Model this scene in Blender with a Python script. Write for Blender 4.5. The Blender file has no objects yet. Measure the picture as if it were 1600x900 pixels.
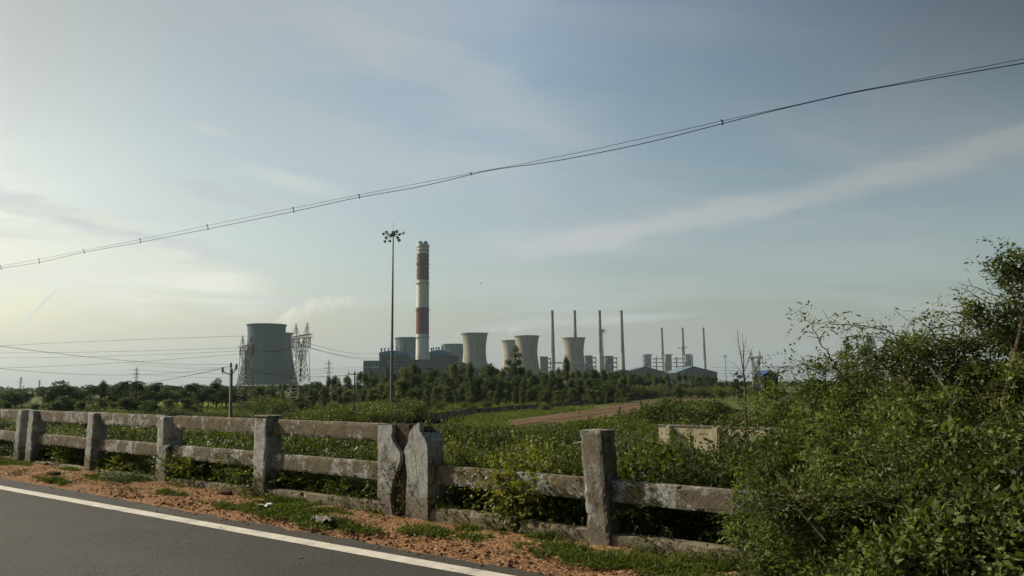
import bpy, bmesh, math, random
import numpy as np
from mathutils import Vector, noise as mnoise

random.seed(7)
RNG = np.random.default_rng(7)
SC = bpy.context.scene
COL = SC.collection

# ------------------------------------------------------------------ camera
F_PX, CAM_H = 1186.0, 1.6
TILT, ROLL = math.radians(7.15), math.radians(-0.5)
FWD = np.array([0, math.cos(TILT), math.sin(TILT)])
_up = np.array([0, -math.sin(TILT), math.cos(TILT)]); _rt = np.array([1.0, 0, 0])
RT = _rt * math.cos(ROLL) + _up * math.sin(ROLL)
UP = -_rt * math.sin(ROLL) + _up * math.cos(ROLL)
CAM = np.array([0, 0, CAM_H])


def ray(px, py):
    return RT * (px - 800) / F_PX + UP * (450 - py) / F_PX + FWD


def at(px, py, Y):
    """point of the place seen at a measured spot of the photograph, Y metres ahead"""
    v = ray(px, py)
    return CAM + v * (Y / v[1])


def onz(px, py, z):
    v = ray(px, py)
    return CAM + v * ((z - CAM_H) / v[2])


# fence frame: s runs along the railing (to the left and away), u is the distance beyond it
DV = np.array([-0.78643, 0.61767]); NV = np.array([0.61767, 0.78643]); D0 = 6.393


def W(s, u, z=0.0):
    p = DV * s + NV * (D0 + u)
    return np.array([p[0], p[1], z])


def su(x, y):
    return DV[0] * x + DV[1] * y, NV[0] * x + NV[1] * y - D0


_TU = [-1.6, 0.1, 0.35, 1.2, 3, 8, 14, 22, 30]
_TZ = [-0.08, -0.08, -0.03, -0.12, -0.6, -2.0, -3.6, -4.8, -5.0]


def terr(x, y):
    s, u = su(x, y)
    z = float(np.interp(u, _TU, _TZ))
    if u > 0.6:
        a = min(1, (u - 0.6) / 4) * 0.22 * max(0.0, 1 - max(0, u - 25) / 25)
        z += a * mnoise.noise(Vector((x * .35, y * .35, 1.7)))
    return z


# ------------------------------------------------------------------ objects
def tag(o, label=None, cat=None, group=None, kind=None):
    if label: o['label'] = label
    if cat: o['category'] = cat
    if group: o['group'] = group
    if kind: o['kind'] = kind
    return o


def empty(name, loc, rz=0.0):
    o = bpy.data.objects.new(name, None)
    o.empty_display_size = 0.2
    COL.objects.link(o); o.location = [float(c) for c in loc]; o.rotation_euler = (0, 0, rz)
    return o


def thing(name, loc, label, cat, group=None, rz=0.0):
    return tag(empty(name, loc, rz), label, cat, group)


def link(name, me, m, parent=None, smooth=False):
    if m is not None:
        for q in (m if isinstance(m, (list, tuple)) else [m]): me.materials.append(q)
    if smooth:
        me.polygons.foreach_set('use_smooth', np.ones(len(me.polygons), bool))
    o = bpy.data.objects.new(name, me)
    COL.objects.link(o)
    if parent is not None: o.parent = parent
    return o


def kids(o): return [c for c in bpy.data.objects if c.parent == o]


def copy_tree(o, parent=None, _map={}):
    c = o.copy(); COL.objects.link(c); c.parent = parent
    key = o.name
    if key not in _map: _map[key] = kids(o)
    for ch in _map[key]: copy_tree(ch, c)
    return c


class MB:
    def __init__(s): s.v = []; s.f = []

    def add(s, vs, fs):
        n = len(s.v); s.v += [tuple(float(c) for c in p) for p in vs]; s.f += [tuple(n + i for i in f) for f in fs]
        return s

    def box(s, c, size, ax=None):
        c = np.array(c, float); h = np.array(size, float) / 2
        A = np.eye(3) if ax is None else np.array(ax, float)
        vs = [c + A[0] * h[0] * i + A[1] * h[1] * j + A[2] * h[2] * k for i in (-1, 1) for j in (-1, 1) for k in (-1, 1)]
        return s.add(vs, [(0, 1, 3, 2), (4, 6, 7, 5), (0, 4, 5, 1), (2, 3, 7, 6), (0, 2, 6, 4), (1, 5, 7, 3)])

    def tube(s, pts, r, n=6, cap=True):
        pts = [np.array(p, float) for p in pts]
        if np.isscalar(r): r = [r] * len(pts)
        rings = []
        for i, p in enumerate(pts):
            t = pts[min(i + 1, len(pts) - 1)] - pts[max(i - 1, 0)]
            t = t / (np.linalg.norm(t) + 1e-9)
            a = np.array([0, 0, 1.0]) if abs(t[2]) < .9 else np.array([1.0, 0, 0])
            x = np.cross(a, t); x /= np.linalg.norm(x); y = np.cross(t, x)
            rings.append([p + r[i] * (x * math.cos(2 * math.pi * k / n) + y * math.sin(2 * math.pi * k / n)) for k in range(n)])
        vs = [q for rg in rings for q in rg]; fs = []
        for i in range(len(pts) - 1):
            for k in range(n):
                fs.append((i * n + k, i * n + (k + 1) % n, (i + 1) * n + (k + 1) % n, (i + 1) * n + k))
        if cap: fs += [tuple(reversed(range(n))), tuple((len(pts) - 1) * n + k for k in range(n))]
        return s.add(vs, fs)

    def bar(s, a, b, w): return s.tube([a, b], w * .7, 4)

    def lathe(s, prof, c=(0, 0, 0), n=48, close=False):
        m = len(prof); vs = []
        for r, z in prof:
            for k in range(n):
                a = 2 * math.pi * k / n
                vs.append((c[0] + r * math.cos(a), c[1] + r * math.sin(a), c[2] + z))
        fs = []
        for i in range(m if close else m - 1):
            j = (i + 1) % m
            for k in range(n):
                fs.append((i * n + k, i * n + (k + 1) % n, j * n + (k + 1) % n, j * n + k))
        return s.add(vs, fs)

    def prism(s, outline, off):
        """outline: list of 3-D points, extruded by vector off"""
        n = len(outline); o = [np.array(p, float) for p in outline]; off = np.array(off, float)
        vs = o + [p + off for p in o]
        fs = [tuple(range(n)), tuple(reversed(range(n, 2 * n)))] + [(i, i + n, (i + 1) % n + n, (i + 1) % n) for i in range(n)]
        return s.add(vs, fs)

    def build(s, name, m, parent=None, org=(0, 0, 0), smooth=False, recalc=True):
        me = bpy.data.meshes.new(name)
        me.from_pydata([(p[0] - org[0], p[1] - org[1], p[2] - org[2]) for p in s.v], [], s.f)
        if recalc:
            bm = bmesh.new(); bm.from_mesh(me); bmesh.ops.recalc_face_normals(bm, faces=bm.faces); bm.to_mesh(me); bm.free()
        me.update()
        return link(name, me, m, parent, smooth)


def quads_mesh(name, Q):
    """Q: (N,k,3) separate polygons"""
    N, k = Q.shape[0], Q.shape[1]
    me = bpy.data.meshes.new(name)
    me.vertices.add(N * k); me.loops.add(N * k); me.polygons.add(N)
    me.vertices.foreach_set('co', Q.reshape(-1).astype(np.float32))
    me.loops.foreach_set('vertex_index', np.arange(N * k, dtype=np.int32))
    me.polygons.foreach_set('loop_start', np.arange(0, N * k, k, dtype=np.int32))
    me.polygons.foreach_set('loop_total', np.full(N, k, np.int32))
    me.update(); me.validate()
    return me


def unit(a): return a / (np.linalg.norm(a, axis=-1, keepdims=True) + 1e-9)


def leaf_quads(P, T, L, Wd, rng, fold=.25, droop=0.0):
    """rhombic folded leaves at P pointing along T, length L, width Wd"""
    N = len(P); T = unit(T)
    r = unit(rng.normal(size=(N, 3)) + np.array([0, 0, 1.2]))
    side = unit(np.cross(T, r)); nrm = np.cross(side, T)
    L = np.broadcast_to(L, (N,))[:, None]; Wd = np.broadcast_to(Wd, (N,))[:, None]
    tip = P + T * L - np.array([0, 0, 1]) * L * droop
    mid = P + T * L * .45 - nrm * Wd * fold
    return np.stack([P, mid + side * Wd * .5 + nrm * Wd * fold, tip, mid - side * Wd * .5 + nrm * Wd * fold], 1)


def sprays(O, T, n, step, L, Wd, rng, curve=.2):
    """compound twigs: n alternate leaves along a direction"""
    N = len(O); T = unit(T)
    side = unit(np.cross(T, unit(rng.normal(size=(N, 3)) + np.array([0, 0, 1.5]))))
    out = []
    for i in range(n):
        P = O + T * step * (i + .5) - np.array([0, 0, 1]) * curve * step * (i ** 1.6) * .25
        sg = 1 if i % 2 else -1
        d = T * .7 + side * sg * .8 + rng.normal(size=(N, 3)) * .25
        k_ = rng.uniform(.45, 1.3, N); out.append(leaf_quads(P, d, L * k_, Wd * k_ * rng.uniform(.7, 1.25, N), rng))
    return np.concatenate(out)


# ------------------------------------------------------------------ materials
class NT:
    def __init__(s, tree): s.t = tree; s.n = tree.nodes; s.l = tree.links

    def new(s, typ, **kw):
        nd = s.n.new(typ)
        for k, v in kw.items():
            if k.startswith('_'): setattr(nd, k[1:], v)
        return nd

    def put(s, sock, v):
        if hasattr(v, 'is_output') or isinstance(v, bpy.types.NodeSocket): s.l.new(v, sock)
        else: sock.default_value = v

    def math(s, op, a, b=0.0, c=None, clamp=False):
        nd = s.new('ShaderNodeMath', _operation=op, _use_clamp=clamp)
        s.put(nd.inputs[0], a); s.put(nd.inputs[1], b)
        if c is not None: s.put(nd.inputs[2], c)
        return nd.outputs[0]

    def noise(s, vec, scale, detail=4, rough=.55, dist=0.0):
        nd = s.new('ShaderNodeTexNoise')
        if vec is not None: s.l.new(vec, nd.inputs['Vector'])
        nd.inputs['Scale'].default_value = scale; nd.inputs['Detail'].default_value = detail
        nd.inputs['Roughness'].default_value = rough; nd.inputs['Distortion'].default_value = dist
        return nd.outputs['Fac']

    def ramp(s, fac, stops, interp='LINEAR'):
        nd = s.new('ShaderNodeValToRGB'); nd.color_ramp.interpolation = interp
        e = nd.color_ramp.elements
        while len(e) < len(stops): e.new(.5)
        for i, (p, c) in enumerate(stops):
            e[i].position = p; e[i].color = (c if len(c) == 4 else (*c, 1)) if hasattr(c, '__len__') else (c, c, c, 1)
        s.l.new(fac, nd.inputs[0]); return nd.outputs[0]

    def mix(s, f, a, b, mode='MIX'):
        nd = s.new('ShaderNodeMix', _data_type='RGBA', _blend_type=mode)
        s.put(nd.inputs[0], f)
        for i, v in ((6, a), (7, b)):
            if isinstance(v, bpy.types.NodeSocket): s.l.new(v, nd.inputs[i])
            else: nd.inputs[i].default_value = (*v, 1) if len(v) == 3 else v
        return nd.outputs[2]

    def smooth(s, v, a, b):
        nd = s.new('ShaderNodeMapRange', _interpolation_type='SMOOTHSTEP')
        s.put(nd.inputs[0], v); s.put(nd.inputs[1], a); s.put(nd.inputs[2], b)
        return nd.outputs[0]

    def mapping(s, vec, scale=(1, 1, 1), loc=(0, 0, 0), rot=(0, 0, 0)):
        nd = s.new('ShaderNodeMapping'); s.l.new(vec, nd.inputs[0])
        nd.inputs['Scale'].default_value = scale; nd.inputs['Location'].default_value = loc; nd.inputs['Rotation'].default_value = rot
        return nd.outputs[0]


def material(name, rough=.8, spec=.3):
    m = bpy.data.materials.new(name); m.use_nodes = True
    t = NT(m.node_tree); b = m.node_tree.nodes['Principled BSDF']
    b.inputs['Roughness'].default_value = rough; b.inputs['Specular IOR Level'].default_value = spec
    return m, t, b


def coords(t): return t.new('ShaderNodeNewGeometry').outputs['Position']


def objco(t): return t.new('ShaderNodeTexCoord').outputs['Object']


def bump(t, b, h, dist=.02, strength=.6):
    nd = t.new('ShaderNodeBump'); nd.inputs['Strength'].default_value = strength; nd.inputs['Distance'].default_value = dist
    t.l.new(h, nd.inputs['Height']); t.l.new(nd.outputs[0], b.inputs['Normal'])


def simple(name, col, rough=.7, var=.25, scale=1.0, metal=0.0, obj=False, streak=False):
    m, t, b = material(name, rough, .3 if rough < .82 else .04)
    co = objco(t) if obj else coords(t)
    if streak: co = t.mapping(co, (1, 1, .12))
    n = t.noise(co, scale, 6, .6)
    lo = tuple(c * (1 - var) for c in col); hi = tuple(min(1, c * (1 + var)) for c in col)
    t.l.new(t.ramp(n, [(.3, lo), (.7, hi)]), b.inputs['Base Color'])
    b.inputs['Metallic'].default_value = metal
    return m


def leaf_mat(name, cols, trans=.35, rough=.5, big=.6):
    """leaf colours differ leaf by leaf and clump by clump"""
    m, t, b = material(name, rough + .1, .18)
    g = t.new('ShaderNodeNewGeometry'); rnd = g.outputs['Random Per Island']
    oi = t.new('ShaderNodeObjectInfo').outputs['Random']
    n = t.noise(g.outputs['Position'], big, 3, .6)
    f = t.math('ADD', t.math('MULTIPLY', rnd, .45), t.math('ADD', t.math('MULTIPLY', t.math('SUBTRACT', n, .5), 1.3), t.math('MULTIPLY', oi, .45)))
    f = t.math('ADD', f, .06, clamp=True)
    c = t.ramp(f, [(i / (len(cols) - 1), q) for i, q in enumerate(cols)])
    t.l.new(c, b.inputs['Base Color'])
    tr = t.new('ShaderNodeBsdfTranslucent')
    t.l.new(t.mix(1.0, c, (1.25, 1.5, .55), 'MULTIPLY'), tr.inputs[0])
    mx = t.new('ShaderNodeMixShader'); mx.inputs[0].default_value = trans
    t.l.new(b.outputs[0], mx.inputs[1]); t.l.new(tr.outputs[0], mx.inputs[2])
    t.l.new(mx.outputs[0], m.node_tree.nodes['Material Output'].inputs[0])
    return m


M = {}
M['shrub'] = leaf_mat('shrub_leaves', [(0.014, 0.021, 0.006), (0.031, 0.042, 0.010), (0.067, 0.081, 0.017), (0.169, 0.167, 0.037)], .33, .42)
M['vine'] = leaf_mat('vine_leaves', [(0.020, 0.030, 0.008), (0.040, 0.056, 0.013), (0.084, 0.102, 0.022), (0.191, 0.185, 0.049)], .33, .4)
M['pale'] = leaf_mat('grey_green_leaves', [(.05, .07, .035), (.09, .11, .06), (.15, .17, .10)], .25, .45)
M['acacia'] = leaf_mat('thorn_bush_leaves', [(0.028, 0.035, 0.013), (0.063, 0.076, 0.025), (0.118, 0.141, 0.045), (0.209, 0.233, 0.088), (0.354, 0.365, 0.189)], .38, .45, 1.9)
M['tree'] = leaf_mat('tree_leaves', [(0.020, 0.033, 0.010), (0.038, 0.058, 0.016), (0.064, 0.087, 0.025), (0.099, 0.122, 0.038)], .3, .6, .12)
M['euca'] = leaf_mat('eucalyptus_leaves', [(0.031, 0.043, 0.016), (0.057, 0.073, 0.025), (0.092, 0.111, 0.038), (0.136, 0.152, 0.057)], .3, .55, .15)
M['palm'] = leaf_mat('palm_leaves', [(0.018, 0.031, 0.012), (0.036, 0.052, 0.018), (0.065, 0.085, 0.029)], .2, .5, .1)
M['grass'] = leaf_mat('grass_blades', [(0.028, 0.041, 0.010), (0.050, 0.072, 0.015), (0.092, 0.111, 0.025), (0.156, 0.145, 0.051)], .3, .55, .8)
M['scrub'] = leaf_mat('scrub_leaves', [(0.027, 0.037, 0.010), (0.054, 0.067, 0.017), (0.094, 0.108, 0.027), (0.148, 0.150, 0.045)], .32, .5, .08)
M['dry'] = leaf_mat('dry_grass', [(.14, .11, .05), (.22, .17, .08), (.30, .24, .12)], .25, .7, 2.0)
M['meadow'] = leaf_mat('meadow_grass', [(.045, .065, .014), (.085, .11, .022), (.13, .15, .035), (.18, .175, .06)], .3, .6, .03)
M['bark'] = simple('bark', (.10, .075, .055), .9, .4, 3.0)
M['palebark'] = simple('pale_bark', (.22, .19, .15), .85, .35, 3.0)
M['twig'] = simple('twig_bark', (.12, .10, .06), .85, .35, 8.0)
M['wire'] = simple('wire', (.015, .015, .016), .95, .1)
M['galv'] = simple('galvanised_steel', (.16, .17, .175), .5, .2, .6, .3)
M['dullsteel'] = simple('dull_lattice_steel', (.20, .19, .16), .7, .2, .5, .1)
M['farsteel'] = simple('far_lattice_steel', (.22, .22, .22), .7, .2, .5, .0)
M['darksteel'] = simple('dark_steel', (.04, .045, .05), .6, .25, 1.0)
M['poleconc'] = simple('pole_concrete', (.20, .19, .17), .85, .2, 2.0)
M['porcelain'] = simple('brown_porcelain', (.05, .03, .025), .25, .1, 4.0)
M['lampglass'] = simple('lamp_glass', (.45, .46, .46), .15, .1, 4.0)


def concrete_mat(name, white_lo, white_hi, dark=.5, base=((.080, .067, .045), (.18, .150, .103))):
    """old concrete with flaking whitewash, moss and rain streaks"""
    m, t, b = material(name, .92, .15)
    co = coords(t); oi = t.new('ShaderNodeObjectInfo').outputs['Random']
    shift = t.new('ShaderNodeVectorMath', _operation='ADD'); t.l.new(co, shift.inputs[0]); t.l.new(t.math('MULTIPLY', oi, 9.0), shift.inputs[1])
    co = shift.outputs[0]
    cb = t.ramp(t.noise(co, 9, 8, .7), [(.3, base[0]), (.7, base[1])])
    fine = t.noise(co, 60, 3, .6)
    wn = t.math('ADD', t.math('MULTIPLY', t.noise(co, 13, 10, .82, .2), .60), t.math('MULTIPLY', t.noise(co, 2.6, 4, .6), .55))
    wf = t.smooth(t.math('ADD', wn, t.math('MULTIPLY', oi, .05)), white_lo, white_hi)
    wc = t.ramp(t.noise(t.mapping(co, (1, 1, .6)), 14, 9, .75), [(.28, (.13, .13, .12)), (.5, (.30, .305, .295)), (.7, (.44, .45, .44))])
    sz = t.new('ShaderNodeSeparateXYZ'); t.l.new(coords(t), sz.inputs[0])
    splash = t.smooth(t.math('ADD', sz.outputs[2], t.math('MULTIPLY', t.noise(co, 6, 6, .7), .5)), .50, .66)   # mud splashed up from the verge
    c = t.mix(t.math('MULTIPLY', wf, t.math('ADD', .2, t.math('MULTIPLY', splash, .8))), cb, wc)
    dk = t.smooth(t.noise(t.mapping(co, (1, 1, .7)), 5.0, 10, .8, .3), .50, .66)
    c = t.mix(t.math('MULTIPLY', dk, dark), c, (.045, .042, .035))
    rn = t.smooth(t.noise(t.mapping(co, (1, 1, .09)), 22, 5, .7), .57, .68); c = t.mix(t.math('MULTIPLY', rn, .5), c, (.06, .055, .045))
    c = t.mix(.35, c, t.ramp(fine, [(.25, (.25,) * 3), (.75, (.9,) * 3)]), 'OVERLAY')
    t.l.new(c, b.inputs['Base Color'])
    h = t.math('ADD', t.math('MULTIPLY', fine, .35), t.math('ADD', t.noise(co, 14, 6, .7), t.math('MULTIPLY', wf, .25)))
    bump(t, b, h, .012, .8)
    return m


M['rail'] = concrete_mat('whitewashed_rail_concrete', .625, .655, .4)
M['post'] = concrete_mat('whitewashed_post_concrete', .46, .56, .55)
M['barepost'] = concrete_mat('bare_post_concrete', .60, .68, .75, ((.095, .085, .062), (.215, .19, .145)))
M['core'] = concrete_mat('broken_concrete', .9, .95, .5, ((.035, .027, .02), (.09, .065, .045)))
M['kerb'] = concrete_mat('kerb_concrete', .74, .82, .5, ((.10, .085, .06), (.21, .18, .13)))


def asphalt():
    m, t, b = material('asphalt', .82, .25)
    co = coords(t)
    ag = t.new('ShaderNodeTexVoronoi'); t.l.new(co, ag.inputs['Vector']); ag.inputs['Scale'].default_value = 95
    sp = t.ramp(ag.outputs['Color'], [(.0, (.015,) * 3), (.6, (.034, .033, .030)), (1, (.085, .083, .075))])
    big = t.noise(co, .9, 5, .6); md = t.noise(co, 28, 6, .75)
    c = t.mix(.55, sp, t.ramp(md, [(.25, (.028, .028, .027)), (.75, (.056, .054, .048))]))
    c = t.mix(.5, c, t.ramp(big, [(.3, (.35,) * 3), (.7, (.62,) * 3)]), 'OVERLAY')
    t.l.new(c, b.inputs['Base Color'])
    s2 = t.noise(co, 75, 2, .5); c = t.mix(t.smooth(s2, .64, .72), c, (.13, .128, .118)); c = t.mix(t.smooth(t.noise(co, 55, 2, .5), .66, .72), c, (.018, .018, .018))
    patch = t.noise(t.mapping(co, (1, 1, 1)), .35, 7, .7); c = t.mix(t.math('MULTIPLY', t.smooth(patch, .5, .7), .35), c, (.085, .080, .070))
    t.l.new(c, b.inputs['Base Color'])
    dp = t.new('ShaderNodeVectorMath', _operation='DOT_PRODUCT'); t.l.new(co, dp.inputs[0]); dp.inputs[1].default_value = (NV[0], NV[1], 0)
    uu = t.math('SUBTRACT', dp.outputs['Value'], D0)
    wob = t.math('ADD', uu, t.math('MULTIPLY', t.math('SUBTRACT', t.noise(co, .8, 4, .6), .5), .5))
    lane = t.math('MULTIPLY', t.smooth(wob, -2.3, -2.9), t.smooth(wob, -4.0, -3.4))
    c = t.mix(t.math('MULTIPLY', lane, .30), c, (.068, .066, .060))
    grit = t.math('MULTIPLY', t.smooth(wob, -1.55, -1.02), t.smooth(t.noise(co, 38, 5, .75), .50, .66))
    c = t.mix(t.math('MULTIPLY', grit, .5), c, (.16, .10, .06))
    wv = t.new('ShaderNodeVectorMath', _operation='ADD'); t.l.new(co, wv.inputs[0]); t.l.new(t.math('MULTIPLY', t.noise(co, 2.2, 6, .7), .9), wv.inputs[1])
    ck = t.new('ShaderNodeTexVoronoi', _feature='DISTANCE_TO_EDGE'); t.l.new(wv.outputs[0], ck.inputs['Vector']); ck.inputs['Scale'].default_value = .75
    crack = t.math('MULTIPLY', t.math('SUBTRACT', 1.0, t.smooth(ck.outputs['Distance'], .002, .010)), t.smooth(t.noise(co, .4, 3, .5), .50, .58))
    c = t.mix(t.math('MULTIPLY', crack, .75), c, (.012, .012, .011)); t.l.new(c, b.inputs['Base Color'])
    bump(t, b, t.math('ADD', t.math('MULTIPLY', ag.outputs['Distance'], 1.0), md), .008, .8)
    return m


M['asphalt'] = asphalt()


def linepaint():
    m, t, b = material('road_paint', .7, .3)
    co = coords(t)
    wear = t.math('MAXIMUM', t.smooth(t.noise(co, 13, 9, .8), .58, .68), t.math('MULTIPLY', t.smooth(t.noise(co, 2.0, 6, .7), .52, .70), .55))
    c = t.mix(wear, t.ramp(t.noise(co, 5, 6, .7), [(.3, (.40, .385, .33)), (.7, (.58, .56, .49))]), (.07, .068, .062))
    t.l.new(c, b.inputs['Base Color']); bump(t, b, t.noise(co, 60, 4, .7), .004, .5)
    return m


M['paint'] = linepaint()


def laterite():
    m, t, b = material('laterite_gravel', .95, .1)
    co = coords(t)
    v = t.new('ShaderNodeTexVoronoi'); t.l.new(co, v.inputs['Vector']); v.inputs['Scale'].default_value = 32
    v2 = t.new('ShaderNodeTexVoronoi'); t.l.new(co, v2.inputs['Vector']); v2.inputs['Scale'].default_value = 85
    f = t.math('ADD', t.math('MULTIPLY', v.outputs['Color'], .4), t.math('MULTIPLY', t.noise(co, 12, 8, .75), .6))
    c = t.ramp(f, [(.2, (.055, .032, .019)), (.42, (.16, .090, .048)), (.6, (.28, .163, .085)), (.78, (.42, .29, .18))])
    c = t.mix(.5, c, t.ramp(t.noise(co, .8, 4, .6), [(.3, (.38, .36, .34)), (.7, (.60, .58, .55))]), 'OVERLAY')
    t.l.new(c, b.inputs['Base Color'])
    bump(t, b, t.math('ADD', t.math('MULTIPLY', v.outputs['Distance'], -1.0), t.math('MULTIPLY', v2.outputs['Distance'], -.4)), .02, .9)
    return m


M['laterite'] = laterite()
M['stone'] = simple('laterite_stone', (.21, .115, .065), .9, .5, 14)
M['darkstone'] = simple('dark_rubble', (.075, .05, .04), .95, .4, 9)


def terrain_mat():
    m, t, b = material('field_ground', .95, .1)
    co = coords(t)
    a = t.noise(co, .035, 6, .65); c1 = t.noise(co, 1.2, 6, .7); c2 = t.noise(co, .25, 5, .6)
    g = t.ramp(t.math('ADD', t.math('MULTIPLY', c1, .5), t.math('MULTIPLY', c2, .5)),
               [(.3, (.03, .045, .012)), (.5, (.065, .085, .02)), (.7, (.12, .12, .045))])
    soil = t.ramp(c1, [(.3, (.10, .065, .04)), (.7, (.20, .13, .08))])
    c = t.mix(t.smooth(a, .56, .68), g, soil)
    t.l.new(c, b.inputs['Base Color']); bump(t, b, c1, .1, .5)
    return m


M['terrain'] = terrain_mat()


def dirtroad_mat():
    m, t, b = material('haul_road_dirt', .95, .0)
    co = coords(t); ro = t.mapping(co, rot=(0, 0, .384))
    ruts = t.noise(t.mapping(ro, (.55, .012, 1)), 1.0, 6, .7); md = t.noise(co, .22, 7, .7); fi = t.noise(co, 1.6, 6, .75)
    f = t.math('ADD', t.math('MULTIPLY', ruts, .5), t.math('ADD', t.math('MULTIPLY', md, .25), t.math('MULTIPLY', fi, .25)))
    c = t.ramp(f, [(.38, (.036, .026, .018)), (.47, (.085, .060, .040)), (.55, (.155, .110, .074)), (.66, (.24, .185, .13))])
    c = t.mix(t.smooth(t.noise(t.mapping(ro, (.3, .03, 1)), 1.0, 5, .7), .60, .68), c, (.07, .085, .03))
    t.l.new(c, b.inputs['Base Color'])
    return m


M['dirtroad'] = dirtroad_mat()
M['ballast'] = simple('dark_ballast', (.010, .008, .007), .95, .8, 1.5)
M['sleeper'] = simple('pale_sleeper', (.32, .29, .25), .9, .3, 1.0)
M['crop'] = simple('yellow_green_crop', (.20, .22, .03), .9, .3, .2)
M['path'] = simple('pale_track', (.32, .30, .24), .9, .2, .2)
M['coolA'] = None


def shell_mat(name, lo, hi):
    m, t, b = material(name, .9, .15)
    co = objco(t)
    st = t.noise(t.mapping(co, (1, 1, .06)), .09, 7, .65); lg = t.noise(co, .02, 5, .6)
    sep = t.new('ShaderNodeSeparateXYZ'); t.l.new(co, sep.inputs[0])
    lift = t.math('FRACT', t.math('MULTIPLY', sep.outputs[2], .22))
    seam = t.smooth(lift, .0, .12)
    f = t.math('ADD', t.math('MULTIPLY', st, .7), t.math('MULTIPLY', lg, .3))
    c = t.ramp(f, [(.38, lo), (.62, hi)])
    sk = t.smooth(t.noise(t.mapping(co, (1, 1, .02)), .22, 5, .7), .56, .72); c = t.mix(t.math('MULTIPLY', sk, .45), c, tuple(q * .45 for q in lo))
    c = t.mix(.12, c, t.ramp(seam, [(0, (.2,) * 3), (1, (.55,) * 3)]), 'OVERLAY')
    t.l.new(c, b.inputs['Base Color'])
    return m


M['coolA'] = shell_mat('grey_shell_concrete', (.070, .095, .118), (.118, .148, .176))
M['coolB'] = shell_mat('buff_shell_concrete', (.21, .205, .165), (.32, .31, .26))
M['stack'] = None


def stack_mat():
    m, t, b = material('stack_concrete', .9, .15)
    co = objco(t); sep = t.new('ShaderNodeSeparateXYZ'); t.l.new(co, sep.inputs[0])
    st = t.noise(t.mapping(co, (1, 1, .04)), .25, 6, .65)
    z = t.math('ADD', t.math('DIVIDE', sep.outputs[2], 220), t.math('MULTIPLY', t.math('SUBTRACT', st, .5), .05))
    c = t.ramp(z, [(0, (.40, .37, .32)), (.40, (.34, .31, .27)), (.47, (.20, .155, .13)), (.78, (.17, .135, .115)), (.93, (.11, .10, .09)), (.975, (.05, .05, .05))])
    c = t.mix(.5, c, t.ramp(st, [(.3, (.35,) * 3), (.7, (.65,) * 3)]), 'OVERLAY')
    t.l.new(c, b.inputs['Base Color'])
    return m


M['stack'] = stack_mat()
CH_Y = 1456.0


def chz(py): return (600.4 - py) / F_PX * CH_Y + CAM_H + 5.0   # height above the chimney's foot


def chimney_mat():
    m, t, b = material('banded_chimney_paint', .85, .2)
    co = objco(t); sep = t.new('ShaderNodeSeparateXYZ'); t.l.new(co, sep.inputs[0])
    st = t.noise(t.mapping(co, (1, 1, .05)), .35, 6, .7)
    top = chz(374)
    W_, R_, G_ = (.56, .57, .53), (.15, .042, .036), (.13, .125, .115)
    seg = [(700, (.20, .12, .09)), (568, W_), (524, R_), (482, W_), (439, R_), (397, W_), (392.5, G_), (390.5, W_), (387, G_), (385, W_), (381, G_)]
    stops = [(0.0, seg[0][1])]
    for py, c in seg[1:]: stops.append((chz(py) / top, c))
    c = t.ramp(t.math('DIVIDE', sep.outputs[2], top), stops, 'CONSTANT')
    c = t.mix(.6, c, t.ramp(st, [(.3, (.32,) * 3), (.7, (.62,) * 3)]), 'OVERLAY')
    t.l.new(c, b.inputs['Base Color'])
    return m


M['chimney'] = chimney_mat()
M['collar'] = simple('flue_metal', (.08, .08, .085), .8, .2, .2)
M['blueroof'] = simple('blue_sheet_roof', (.045, .14, .32), .6, .25, .05)
M['plantwall'] = simple('grey_plant_cladding', (.10, .105, .11), .8, .4, .06)
M['plantdark'] = simple('dark_plant_void', (.03, .033, .037), .85, .4, .08)
M['whitepanel'] = simple('white_panel', (.50, .50, .48), .7, .15, .1)
M['bluesteel'] = simple('blue_steel', (.045, .12, .25), .7, .3, .1)
M['boiler'] = simple('boiler_house_grey', (.13, .15, .17), .8, .3, .05)
M['beampale'] = simple('pale_concrete_frame', (.36, .35, .32), .85, .2, .05)
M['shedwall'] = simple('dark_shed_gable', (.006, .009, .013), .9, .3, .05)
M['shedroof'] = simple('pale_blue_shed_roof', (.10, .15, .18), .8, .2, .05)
M['cream'] = simple('cream_wall_plaster', (.42, .37, .26), .9, .2, .9)
M['litter'] = simple('white_litter', (.75, .75, .73), .6, .05, 20)
M['rag'] = simple('dirty_cloth', (.16, .15, .13), .9, .5, 12)
M['bluebarn'] = simple('blue_barn_sheet', (.02, .055, .15), .8, .2, .3)

# ------------------------------------------------------------------ world
SUN_AZ, SUN_EL = math.radians(69), math.radians(34)      # left of the view direction
SUN = Vector((-math.sin(SUN_AZ) * math.cos(SUN_EL), math.cos(SUN_AZ) * math.cos(SUN_EL), math.sin(SUN_EL)))


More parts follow.
